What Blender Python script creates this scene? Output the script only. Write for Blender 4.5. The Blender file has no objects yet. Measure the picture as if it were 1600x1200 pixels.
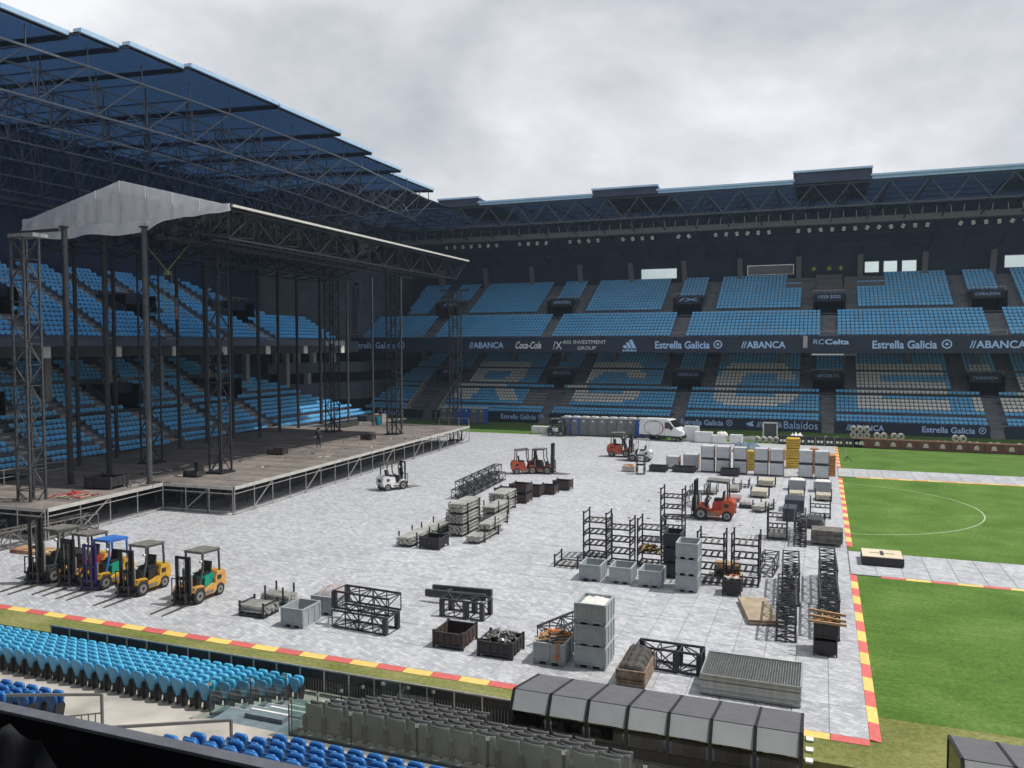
import bpy, math, random
import numpy as np
from mathutils import Vector, Matrix
S = bpy.context.scene
R = random.Random(7)
# ---------------------------------------------------------------- camera, sky, sun, exposure
cd = bpy.data.cameras.new("camera"); cam = bpy.data.objects.new("camera", cd)
S.collection.objects.link(cam); S.camera = cam
cd.sensor_fit = 'HORIZONTAL'; cd.sensor_width = 36; cd.lens = 1275.45/1600*36
cd.clip_start = 0.2; cd.clip_end = 3000
yaw, pitch, roll = -.3629, .0482, -.0018
fw = Vector((math.sin(yaw)*math.cos(pitch), math.cos(yaw)*math.cos(pitch), -math.sin(pitch)))
rt = Vector((math.cos(yaw), -math.sin(yaw), 0)); up = rt.cross(fw)
r2 = math.cos(roll)*rt + math.sin(roll)*up; u2 = -math.sin(roll)*rt + math.cos(roll)*up
M = Matrix((r2, u2, -fw)).transposed().to_4x4(); M.translation = Vector((-.7433, -59.8297, 10.9732))
cam.matrix_world = M
S.view_settings.view_transform = 'Standard'; S.view_settings.look = 'None'
S.view_settings.exposure = 0.62; S.view_settings.gamma = 1; S.view_settings.use_curve_mapping = False

SUNV = Vector((.93*.55, .36*.55, 1.0)).normalized()      # towards the sun
sl = bpy.data.lights.new("sun", 'SUN'); sl.energy = 2.35; sl.angle = math.radians(1.0); sl.color = (1, .955, .89)
so = bpy.data.objects.new("sun", sl); S.collection.objects.link(so)
so.rotation_euler = SUNV.to_track_quat('Z', 'Y').to_euler()
elev = math.asin(SUNV.z); azim = math.atan2(SUNV.x, SUNV.y)

S.cycles.diffuse_bounces = 6; S.cycles.max_bounces = 12; S.cycles.volume_bounces = 0; S.cycles.transparent_max_bounces = 12
W = bpy.data.worlds.new("World"); S.world = W; W.use_nodes = True
nt = W.node_tree; N = nt.nodes; Lk = nt.links; N.clear()
out = N.new('ShaderNodeOutputWorld'); bg = N.new('ShaderNodeBackground'); bg.inputs[1].default_value = .1
sky = N.new('ShaderNodeTexSky'); sky.sky_type = 'NISHITA'; sky.sun_disc = False
sky.sun_elevation = elev; sky.sun_rotation = azim; sky.dust_density = 2
tc = N.new('ShaderNodeTexCoord'); mp = N.new('ShaderNodeMapping'); mp.inputs['Scale'].default_value = (1, 1, 1.7)
mp.inputs['Location'].default_value = (1.3, .4, .55)
n1 = N.new('ShaderNodeTexNoise'); n1.inputs['Scale'].default_value = 2.5; n1.inputs['Detail'].default_value = 12; n1.inputs['Roughness'].default_value = .58; n1.inputs['Distortion'].default_value = .12
n2 = N.new('ShaderNodeTexNoise'); n2.inputs['Scale'].default_value = .9; n2.inputs['Detail'].default_value = 4
cr = N.new('ShaderNodeValToRGB')
els = cr.color_ramp.elements
els[0].position = .36; els[0].color = (3.0, 3.12, 3.4, 1)
els[1].position = .60; els[1].color = (6.6, 6.65, 6.7, 1)
e = els.new(.45); e.color = (4.1, 4.2, 4.42, 1)
e = els.new(.52); e.color = (5.1, 5.2, 5.35, 1)
mx = N.new('ShaderNodeMath'); mx.operation = 'MULTIPLY_ADD'; mx.inputs[1].default_value = .65
ms = N.new('ShaderNodeMath'); ms.operation = 'MULTIPLY'; ms.inputs[1].default_value = .35
mix = N.new('ShaderNodeMixRGB'); mix.inputs[0].default_value = .93
Lk.new(tc.outputs['Generated'], mp.inputs[0]); Lk.new(mp.outputs[0], n1.inputs[0]); Lk.new(mp.outputs[0], n2.inputs[0])
Lk.new(n2.outputs[0], ms.inputs[0]); Lk.new(n1.outputs[0], mx.inputs[0]); Lk.new(ms.outputs[0], mx.inputs[2])
Lk.new(mx.outputs[0], cr.inputs[0]); Lk.new(sky.outputs[0], mix.inputs[1]); Lk.new(cr.outputs[0], mix.inputs[2])
Lk.new(mix.outputs[0], bg.inputs[0]); Lk.new(bg.outputs[0], out.inputs[0])

# ---------------------------------------------------------------- helpers
COL = S.collection
MATS = {}
def mat(name, c, rough=.6, metal=0, var=.12, sc=3, bump=0, c2=None, spec=.5, trans=0, rnd=.0, alpha=None, detail=5):
    if name in MATS: return MATS[name]
    m = bpy.data.materials.new(name); m.use_nodes = True; MATS[name] = m
    n = m.node_tree.nodes; l = m.node_tree.links; b = n['Principled BSDF']
    b.inputs['Roughness'].default_value = rough; b.inputs['Metallic'].default_value = metal
    b.inputs['Specular IOR Level'].default_value = spec
    t = n.new('ShaderNodeTexCoord'); no = n.new('ShaderNodeTexNoise')
    no.inputs['Scale'].default_value = sc; no.inputs['Detail'].default_value = detail; no.inputs['Roughness'].default_value = .62
    l.new(t.outputs['Object'], no.inputs[0])
    r = n.new('ShaderNodeValToRGB'); r.color_ramp.elements[0].position = .33; r.color_ramp.elements[1].position = .68
    a = c2 if c2 else tuple(x*(1-var) for x in c); d = c if c2 else tuple(min(1, x*(1+var)) for x in c)
    r.color_ramp.elements[0].color = (*a, 1); r.color_ramp.elements[1].color = (*d, 1)
    l.new(no.outputs[0], r.inputs[0]); last = r.outputs[0]
    if rnd:
        oi = n.new('ShaderNodeObjectInfo'); mr = n.new('ShaderNodeMapRange'); mr.inputs[3].default_value = 1-rnd; mr.inputs[4].default_value = 1+rnd
        hs = n.new('ShaderNodeHueSaturation'); l.new(oi.outputs['Random'], mr.inputs[0]); l.new(mr.outputs[0], hs.inputs['Value']); l.new(last, hs.inputs['Color']); last = hs.outputs[0]
    l.new(last, b.inputs['Base Color'])
    if bump:
        bp = n.new('ShaderNodeBump'); bp.inputs['Strength'].default_value = bump; bp.inputs['Distance'].default_value = .03
        l.new(no.outputs[0], bp.inputs['Height']); l.new(bp.outputs[0], b.inputs['Normal'])
    if trans:
        o = n['Material Output']; tr = n.new('ShaderNodeBsdfTranslucent'); mxs = n.new('ShaderNodeMixShader'); mxs.inputs[0].default_value = trans
        l.new(last, tr.inputs[0]); l.new(b.outputs[0], mxs.inputs[1]); l.new(tr.outputs[0], mxs.inputs[2]); l.new(mxs.outputs[0], o.inputs[0])
    return m
def glassy(name, tint, op, gl=.9):
    if name in MATS: return MATS[name]
    m = bpy.data.materials.new(name); m.use_nodes = True; MATS[name] = m
    n = m.node_tree.nodes; l = m.node_tree.links; n.remove(n['Principled BSDF'])
    t = n.new('ShaderNodeBsdfTransparent'); t.inputs[0].default_value = (*tint, 1)
    g = n.new('ShaderNodeBsdfGlossy'); g.inputs['Roughness'].default_value = .05; g.inputs[0].default_value = (gl, gl, gl, 1)
    x = n.new('ShaderNodeMixShader'); lw = n.new('ShaderNodeLayerWeight'); lw.inputs[0].default_value = .5; f = n.new('ShaderNodeMath'); f.operation = 'POWER'; f.inputs[1].default_value = 4; f2 = n.new('ShaderNodeMath'); f2.operation = 'MULTIPLY'; f2.inputs[1].default_value = .5; l.new(lw.outputs['Facing'], f.inputs[0]); l.new(f.outputs[0], f2.inputs[0]); f = f2
    ad = n.new('ShaderNodeMath'); ad.operation = 'ADD'; ad.inputs[1].default_value = op
    l.new(f.outputs[0], ad.inputs[0]); l.new(ad.outputs[0], x.inputs[0]); l.new(t.outputs[0], x.inputs[1]); l.new(g.outputs[0], x.inputs[2]); l.new(x.outputs[0], n['Material Output'].inputs[0])
    return m

def tinted(name, fac, tint, dark):
    m = mat(name, dark, .45, var=.35, sc=.5); n = m.node_tree.nodes; l = m.node_tree.links; o = n['Material Output']; b = n['Principled BSDF']
    t = n.new('ShaderNodeBsdfTransparent'); t.inputs[0].default_value = (*tint, 1); x = n.new('ShaderNodeMixShader'); x.inputs[0].default_value = fac
    l.new(b.outputs[0], x.inputs[1]); l.new(t.outputs[0], x.inputs[2]); l.new(x.outputs[0], o.inputs[0]); return m
class MB:
    def __init__(s): s.v = []; s.f = []; s.m = []; s.mats = []
    def mi(s, m):
        if m not in s.mats: s.mats.append(m)
        return s.mats.index(m)
    def add(s, vs, fs, m):
        k = len(s.v); s.v += [tuple(v) for v in vs]; i = s.mi(m)
        for f in fs: s.f.append(tuple(k+j for j in f)); s.m.append(i)
    def box(s, x0, x1, y0, y1, z0, z1, m):
        s.add([(x0,y0,z0),(x1,y0,z0),(x1,y1,z0),(x0,y1,z0),(x0,y0,z1),(x1,y0,z1),(x1,y1,z1),(x0,y1,z1)],
              [(0,3,2,1),(4,5,6,7),(0,1,5,4),(1,2,6,5),(2,3,7,6),(3,0,4,7)], m)
    def bar(s, p, q, w, m, h=None):
        p = Vector(p); q = Vector(q); d = (q-p); h = h or w
        if d.length < 1e-6: return
        d.normalize(); a = Vector((0,0,1)) if abs(d.z) < .95 else Vector((1,0,0))
        u = d.cross(a).normalized()*w/2; v = d.cross(u).normalized()*h/2
        s.add([p-u-v,p+u-v,p+u+v,p-u+v,q-u-v,q+u-v,q+u+v,q-u+v], [(0,3,2,1),(4,5,6,7),(0,1,5,4),(1,2,6,5),(2,3,7,6),(3,0,4,7)], m)
    def tube(s, p, q, r, m, n=8, r2=None, cap=True):
        p = Vector(p); q = Vector(q); d = (q-p).normalized(); a = Vector((0,0,1)) if abs(d.z) < .95 else Vector((1,0,0))
        u = d.cross(a).normalized(); v = d.cross(u).normalized(); r2 = r if r2 is None else r2
        vs = [p+(u*math.cos(t)+v*math.sin(t))*r for t in [2*math.pi*i/n for i in range(n)]] + [q+(u*math.cos(t)+v*math.sin(t))*r2 for t in [2*math.pi*i/n for i in range(n)]]
        fs = [(i,(i+1)%n,n+(i+1)%n,n+i) for i in range(n)]
        if cap: fs += [tuple(range(n))[::-1], tuple(range(n,2*n))]
        s.add(vs, fs, m)
    def prism(s, pts, a, b, m, axis='y'):
        n = len(pts)
        P = {'y': lambda u,v,t: (u,t,v), 'z': lambda u,v,t: (u,v,t), 'x': lambda u,v,t: (t,u,v)}[axis]
        s.add([P(u,v,a) for u,v in pts]+[P(u,v,b) for u,v in pts], [tuple(range(n)), tuple(range(n,2*n))[::-1]]+[(i,n+i,n+(i+1)%n,(i+1)%n) for i in range(n)], m)
    def quad(s, a, b, c, d, m): s.add([a,b,c,d], [(0,1,2,3)], m)
    def mesh(s, name, off=(0,0,0), smooth=False):
        me = bpy.data.meshes.new(name); o = off
        me.from_pydata([(x-o[0],y-o[1],z-o[2]) for x,y,z in s.v], [], s.f)
        for m in s.mats: me.materials.append(m)
        me.polygons.foreach_set('material_index', s.m)
        if smooth: me.polygons.foreach_set('use_smooth', [True]*len(s.f))
        me.update(); return me
    def build(s, name, parent=None, smooth=False, rel=True, **kw):
        off = tuple(parent_loc(parent)) if (parent and rel) else (0,0,0)
        o = bpy.data.objects.new(name, s.mesh(name, off, smooth)); COL.objects.link(o)
        if parent: o.parent = parent
        for k, v in kw.items(): o[k] = v
        return o
def parent_loc(p):
    v = Vector(p.location)
    while p.parent: p = p.parent; v += Vector(p.location)
    return v
def thing(name, label, cat, loc=(0,0,0), rz=0, group=None):
    o = bpy.data.objects.new(name, None); COL.objects.link(o); o.location = loc; o.rotation_euler = (0,0,rz); o.empty_display_size = .3
    o['label'] = label; o['category'] = cat
    if group: o['group'] = group
    return o
def tag(o, label, cat, group=None):
    o['label'] = label; o['category'] = cat
    if group: o['group'] = group
    return o
def struct(o): o['kind'] = 'structure'; return o
def dup(root, loc, rz=0, label=None, swap=None):
    r = root.copy(); COL.objects.link(r); r.location = loc; r.rotation_euler = (0,0,rz)
    if label: r['label'] = label
    def rec(src, dst):
        for ch in list(src.children):
            c = ch.copy(); COL.objects.link(c); c.parent = dst
            if swap and c.data and len(c.data.materials):
                for i, sl_ in enumerate(c.material_slots):
                    nm_ = sl_.material.name if sl_.material else ''
                if nm_ in swap: sl_.link = 'OBJECT'; sl_.material = swap[nm_]
            rec(ch, c)
    rec(root, r); return r
def inst(name, me, parent, loc=(0,0,0), rot=None, scl=None):
    o = bpy.data.objects.new(name, me); COL.objects.link(o); o.parent = parent; o.location = loc
    if rot: o.rotation_euler = rot
    if scl: o.scale = scl
    return o
def ordn(i): return f"{i}{'th' if 10<=i%100<=20 else {1:'st',2:'nd',3:'rd'}.get(i%10,'th')}"
def text(s, name, parent, x0, x1, zc, place, m, h=None, bold=0, shear=0, ext=.015):
    """flat lettering built as a thin mesh; place(u,v,w)->point on the face"""
    cu = bpy.data.curves.new('t', 'FONT'); cu.body = s; cu.size = 1; cu.offset = bold; cu.shear = shear; cu.extrude = 0; cu.resolution_u = 3
    o = bpy.data.objects.new('t', cu); COL.objects.link(o); dg = bpy.context.evaluated_depsgraph_get()
    me = bpy.data.meshes.new_from_object(o.evaluated_get(dg)); bpy.data.objects.remove(o); bpy.data.curves.remove(cu)
    co = np.zeros(len(me.vertices)*3); me.vertices.foreach_get('co', co); co = co.reshape(-1,3)
    mn = co.min(0); mxx = co.max(0); w = mxx[0]-mn[0]; hh = mxx[1]-mn[1]
    sx = (x1-x0)/w; sy = (h/hh) if h else sx
    L = parent_loc(parent)
    for i, v in enumerate(me.vertices):
        p = Vector(place(x0+(co[i,0]-mn[0])*sx, zc+(co[i,1]-(mn[1]+mxx[1])/2)*sy, ext)); v.co = p-L
    me.materials.clear(); me.materials.append(m); me.name = name
    o = bpy.data.objects.new(name, me); COL.objects.link(o); o.parent = parent; return o

# materials
m_navy = mat('navy_board', (.012,.020,.045), .55, var=.25, sc=.8)
m_text = mat('print_blue', (.42,.62,.98), .6, var=.05)
m_textw = mat('print_white', (.78,.82,.90), .6, var=.05)
m_steel = mat('dark_steel', (.045,.047,.055), .5, .5, var=.35, sc=6)
m_steelg = mat('grey_steel', (.065,.072,.09), .5, .4, var=.3, sc=5)
m_galv = mat('galvanised_steel', (.42,.42,.41), .45, .6, var=.25, sc=7)
m_alu = mat('aluminium', (.55,.55,.54), .4, .7, var=.25, sc=9)
m_black = mat('black_fabric', (.012,.012,.015), .8, var=.5, sc=5)
m_blackp = mat('black_plastic', (.02,.02,.022), .5, var=.4, sc=8)
m_conc = mat('concrete', (.30,.285,.26), .85, var=.2, sc=1.3, bump=.2)
m_concd = mat('terrace_concrete', (.16,.172,.20), .85, var=.25, sc=.9)
m_stair = mat('stair_concrete', (.19,.185,.18), .85, var=.25, sc=1.2)
m_stairl = mat('pale_stair_concrete', (.42,.37,.32), .85, var=.25, sc=1.2)
m_seat = mat('seat_blue', (.17,.57,.98), .30, var=.10, sc=.35)
m_seatw = mat('seat_white', (.93,.90,.86), .4, var=.10, sc=2)
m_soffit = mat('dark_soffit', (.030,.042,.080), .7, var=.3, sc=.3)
m_wallg = mat('grey_wall', (.085,.10,.13), .8, var=.2, sc=.5)
m_edge = mat('pale_blue_edge', (.38,.56,.76), .5, var=.08)
m_roofbl = tinted('blue_roof_sheet', .24, (.09,.22,.48), (.012,.018,.034))
m_roofnv = tinted('navy_roof_sheet', .05, (.20,.42,.85), (.018,.026,.050))
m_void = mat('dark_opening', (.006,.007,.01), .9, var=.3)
# ---------------------------------------------------------------- ground
def sheet(name, x0, x1, y0, y1, z, m, nx=1):
    b = MB(); b.quad((x0,y0,z),(x1,y0,z),(x1,y1,z),(x0,y1,z), m); return struct(b.build(name))
def grassmat(name, a, b_, c):
    m = bpy.data.materials.new(name); m.use_nodes = True; n = m.node_tree.nodes; l = m.node_tree.links; p = n['Principled BSDF']
    p.inputs['Roughness'].default_value = .9; p.inputs['Specular IOR Level'].default_value = .15
    t = n.new('ShaderNodeTexCoord'); mp = n.new('ShaderNodeMapping'); mp.inputs['Scale'].default_value = (1,1,1)
    n1 = n.new('ShaderNodeTexNoise'); n1.inputs['Scale'].default_value = 5.5; n1.inputs['Detail'].default_value = 8; n1.inputs['Roughness'].default_value = .85
    n2 = n.new('ShaderNodeTexNoise'); n2.inputs['Scale'].default_value = .35; n2.inputs['Detail'].default_value = 5
    mp2 = n.new('ShaderNodeMapping'); mp2.inputs['Scale'].default_value = (.25,1.6,1)
    n3 = n.new('ShaderNodeTexNoise'); n3.inputs['Scale'].default_value = 1.6; n3.inputs['Detail'].default_value = 4
    r = n.new('ShaderNodeValToRGB'); e = r.color_ramp.elements; e[0].position = .40; e[0].color = (*a,1); e[1].position = .63; e[1].color = (*c,1); k = e.new(.5); k.color = (*b_,1)
    m1 = n.new('ShaderNodeMath'); m1.operation = 'MULTIPLY_ADD'; m1.inputs[1].default_value = .62
    m2 = n.new('ShaderNodeMath'); m2.operation = 'MULTIPLY_ADD'; m2.inputs[1].default_value = .26
    m3 = n.new('ShaderNodeMath'); m3.operation = 'MULTIPLY'; m3.inputs[1].default_value = .12
    l.new(t.outputs['Object'], n1.inputs[0]); l.new(t.outputs['Object'], n2.inputs[0]); l.new(t.outputs['Object'], mp2.inputs[0]); l.new(mp2.outputs[0], n3.inputs[0])
    l.new(n3.outputs[0], m3.inputs[0]); l.new(n2.outputs[0], m2.inputs[0]); l.new(m3.outputs[0], m2.inputs[2]); l.new(n1.outputs[0], m1.inputs[0]); l.new(m2.outputs[0], m1.inputs[2])
    l.new(m1.outputs[0], r.inputs[0]); l.new(r.outputs[0], p.inputs['Base Color'])
    bp = n.new('ShaderNodeBump'); bp.inputs['Strength'].default_value = .5; bp.inputs['Distance'].default_value = .04; l.new(n1.outputs[0], bp.inputs['Height']); l.new(bp.outputs[0], p.inputs['Normal'])
    return m
g_pitch = grassmat('pitch_grass', (.046,.105,.014), (.085,.168,.028), (.17,.27,.075))
g_verge = grassmat('verge_grass', (.10,.125,.03), (.19,.205,.065), (.34,.31,.15))
m_ground = mat('outer_ground', (.12,.115,.105), .9, sc=.2)
sheet('ground', -400, 400, -400, 400, -.52, m_ground)
gb = MB(); gb.box(-58.5, 60, -37.35, 47.9, -.5, -.004, g_verge); struct(gb.build('verge_grass'))
sheet('pitch_grass', -58.4, 59, -34, 47.85, .0, g_pitch)
m_line = mat('line_white', (.38,.46,.30), .9, var=.25, sc=9)
lb = MB()
n = 96
for i in range(n):
    a0, a1 = 2*math.pi*i/n, 2*math.pi*(i+1)/n
    lb.quad(*[(r*math.cos(a), r*math.sin(a), .004) for r, a in ((9.11,a0),(9.19,a0),(9.19,a1),(9.11,a1))], m_line)
for y in (34,): lb.quad((-52.5,y-.06,.004),(52.5,y-.06,.004),(52.5,y+.06,.004),(-52.5,y+.06,.004), m_line)
lb.quad((-.06,-33.9,.004),(.06,-33.9,.004),(.06,33.9,.004),(-.06,33.9,.004), m_line)
struct(lb.build('pitch_lines'))

# floor cover: interlocking panels with raised diagonal tread
def tilemat():
    m = bpy.data.materials.new('floor_panel'); m.use_nodes = True; n = m.node_tree.nodes; l = m.node_tree.links; p = n['Principled BSDF']
    p.inputs['Roughness'].default_value = .55
    g = n.new('ShaderNodeNewGeometry'); mp = n.new('ShaderNodeMapping'); mp.inputs['Rotation'].default_value = (0,0,math.radians(34)); mp.inputs['Scale'].default_value = (4.6,11,1)
    bk = n.new('ShaderNodeTexBrick'); bk.inputs['Scale'].default_value = 1; bk.inputs['Brick Width'].default_value = .36; bk.inputs['Row Height'].default_value = .18; bk.inputs['Mortar Size'].default_value = .012; bk.inputs['Mortar Smooth'].default_value = 1; bk.inputs['Color1'].default_value = (.80,.81,.84,1); bk.inputs['Color2'].default_value = (1.16,1.16,1.15,1); bk.inputs['Mortar'].default_value = (.60,.61,.65,1)
    mp3 = n.new('ShaderNodeMapping'); mp3.inputs['Rotation'].default_value = (0,0,math.radians(28)); l.new(g.outputs['Position'], mp3.inputs[0]); l.new(mp3.outputs[0], bk.inputs[0]); mb_ = n.new('ShaderNodeMixRGB'); mb_.blend_type = 'MULTIPLY'; mb_.inputs[0].default_value = 1
    n1 = n.new('ShaderNodeTexNoise'); n1.inputs['Scale'].default_value = .95; n1.inputs['Detail'].default_value = 3; n1.inputs['Roughness'].default_value = .6; n1.inputs['Distortion'].default_value = .6
    n2 = n.new('ShaderNodeTexNoise'); n2.inputs['Scale'].default_value = .13; n2.inputs['Detail'].default_value = 6
    r = n.new('ShaderNodeValToRGB'); e = r.color_ramp.elements; e[0].position = .36; e[0].color = (.39,.405,.435,1); e[1].position = .72; e[1].color = (.62,.63,.64,1); k = e.new(.5); k.color = (.46,.475,.505,1)
    r2_ = n.new('ShaderNodeValToRGB'); q = r2_.color_ramp.elements; q[0].position = .35; q[0].color = (.80,.77,.72,1); q[1].position = .6; q[1].color = (1,1,1,1)
    mu = n.new('ShaderNodeMixRGB'); mu.blend_type = 'MULTIPLY'; mu.inputs[0].default_value = .35
    oi = n.new('ShaderNodeObjectInfo'); mr = n.new('ShaderNodeMapRange'); mr.inputs[3].default_value = .94; mr.inputs[4].default_value = 1.05; hs = n.new('ShaderNodeHueSaturation')
    l.new(g.outputs['Position'], mp.inputs[0]); l.new(mp.outputs[0], n1.inputs[0]); l.new(g.outputs['Position'], n2.inputs[0]); l.new(n1.outputs[0], r.inputs[0]); l.new(n2.outputs[0], r2_.inputs[0])
    l.new(r.outputs[0], mb_.inputs[1]); l.new(bk.outputs['Color'], mb_.inputs[2]); l.new(mb_.outputs[0], mu.inputs[1]); l.new(r2_.outputs[0], mu.inputs[2]); l.new(oi.outputs['Random'], mr.inputs[0]); l.new(mr.outputs[0], hs.inputs['Value']); l.new(mu.outputs[0], hs.inputs['Color']); l.new(hs.outputs[0], p.inputs['Base Color'])
    bp = n.new('ShaderNodeBump'); bp.inputs['Strength'].default_value = .35; bp.inputs['Distance'].default_value = .03; l.new(n1.outputs[0], bp.inputs['Height']); l.new(bp.outputs[0], p.inputs['Normal'])
    return m
m_tile = tilemat(); m_gap = mat('panel_gap', (.22,.22,.23), .9)
fc = MB(); fc.box(-57.5, .66, -35.7, 33.6, .004, .036, m_gap); floor = struct(fc.build('floor_cover'))
PX, PY = 1.05, 1.98
tm = MB(); g_ = .009; bz = .008
tm.add([(g_,g_,0),(PX-g_,g_,0),(PX-g_,PY-g_,0),(g_,PY-g_,0),(g_+bz,g_+bz,.014),(PX-g_-bz,g_+bz,.014),(PX-g_-bz,PY-g_-bz,.014),(g_+bz,PY-g_-bz,.014)],
       [(4,5,6,7),(0,1,5,4),(1,2,6,5),(2,3,7,6),(3,0,4,7)], m_tile)
tile_me = tm.mesh('floor_panel')
cells = []
x = .66-PX
while x > -57.4:
    y = -35.7
    while y < 33.4: cells.append((x, y)); y += PY
    x -= PX
def vis(x, y):
    d = Vector((x+.5+.7433, y+1+59.83, -10.97)); D = d.dot(fw); X = 800+1275*d.dot(r2)/D; Y = 600-1275*d.dot(u2)/D
    return -30 < X < 1630 and Y < 1230, D
cells.sort(key=lambda c: (not vis(*c)[0], vis(*c)[1]))
for c in cells[:300]: inst('floor_panel', tile_me, floor, (c[0], c[1], .036))
rb = MB()
for c in cells[300:]: rb.add([(v[0]+c[0], v[1]+c[1], v[2]+.036) for v in tm.v], tm.f, m_tile)
rb.build('floor_panels', floor, kind='stuff')
# kerb ramps, red and yellow in turn
m_red = mat('ramp_red', (.62,.13,.12), .6, var=.15, sc=6, rnd=.08); m_yel = mat('ramp_yellow', (.80,.56,.16), .6, var=.12, sc=6, rnd=.08); m_org = mat('ramp_orange', (.70,.30,.06), .6, var=.15, sc=6, rnd=.08)
def ramp(me_m): 
    b = MB(); b.prism([(0,0),(.30,0),(.30,.008),(.02,.048),(0,.048)], .01, 1.02, me_m, 'y'); return b.mesh('edge_ramp')   # x outwards, y along
rm = {k: ramp(v) for k, v in (('r',m_red),('y',m_yel),('o',m_org))}
k = 0; x = .66
while x > -46:
    inst('edge_ramp', rm['ry'[k%2]], floor, (x-1.03, -35.7, 0), (0,0,-math.pi/2)); x -= 1.03; k += 1
# ramp mesh: along y, outward x. right edge
y = -35.7; k = 1
while y < 33:
    if not (-18.9 < y+.5 < -13.0 or 12.1 < y+.5 < 17.8): inst('edge_ramp', rm['yr'[k%2]], floor, (.66, y, 0), None, (1,1.13,1))
    y += 1.16; k += 1
for nm, ya, yb in (('walkway', -18.2, -13.6), ('walkway', 12.6, 17.3)):
    b = MB(); b.box(.68, 56, ya, yb, .004, .036, m_gap); wk = struct(b.build(nm))
    xx = .70
    while xx < 55:
        yy = ya+.02
        for j in range(2):
            inst('floor_panel', tile_me, wk, (xx, yy, .036), None, (1.1,(yb-ya)/2/PY*.995,1)); yy += (yb-ya)/2
        xx += PX*1.1
    xx = 2.0; k = 0
    while xx < 55:
        inst('edge_ramp', rm['ry'[k%2] if ya < 0 else 'oy'[k%2]], wk, (xx, ya, 0), (0,0,-math.pi/2), (.6,1.03,1)); xx += 1.06; k += 1

# ---------------------------------------------------------------- grandstands
def seat_far():
    v = []; f = []
    P = [(-.18,.43),(.18,.43),(.22,.36),(.20,.20),(.11,.04),(-.11,.04),(-.20,.20),(-.22,.36)]
    P = [(a*1.03, b+.30) for a, b in P]
    for k_, y in enumerate((0,.05)): v += [(a, y+.12*(b-.3), b) for a, b in P]
    n = len(P); f = [tuple(range(n)), tuple(range(n,2*n))[::-1]]+[(i,n+i,n+(i+1)%n,(i+1)%n) for i in range(n)]
    k = len(v); x = .17; v += [(-x,-.10,.40),(x,-.10,.40),(x,-.01,.36),(-x,-.01,.36),(-x,-.10,.58),(x,-.10,.58),(x,-.04,.58),(-x,-.04,.58)]
    f += [(k,k+3,k+2,k+1),(k+4,k+5,k+6,k+7),(k,k+1,k+5,k+4),(k+1,k+2,k+6,k+5),(k+2,k+3,k+7,k+6),(k+3,k,k+4,k+7)]
    return np.array(v), f
SV, SF = seat_far()
def seat_bank(name, label, places, T, group):
    """places: (u, d, z, white)"""
    V = []; F = []; Mi = []
    for i, (u, d, z, w) in enumerate(places):
        k = len(V)*1
        q = SV + np.array([u, d, z]); V.extend([T(*p) for p in q]); b = i*len(SV)
        for f in SF: F.append(tuple(b+j for j in f)); Mi.append(w)
    me = bpy.data.meshes.new(name); me.from_pydata(V, [], F)
    me.materials.append(m_seat); me.materials.append(m_seatw); me.polygons.foreach_set('material_index', Mi); me.update()
    o = bpy.data.objects.new(name, me); COL.objects.link(o); o['kind'] = 'stuff'; tag(o, label, 'seats', group); return o
def lowprof(r):
    g = (r>=2)+(r>=7)+(r>=8)+(r>=13); return 48.3+.74*r+.3*g, 1.1+.39*r+.25*g
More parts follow.
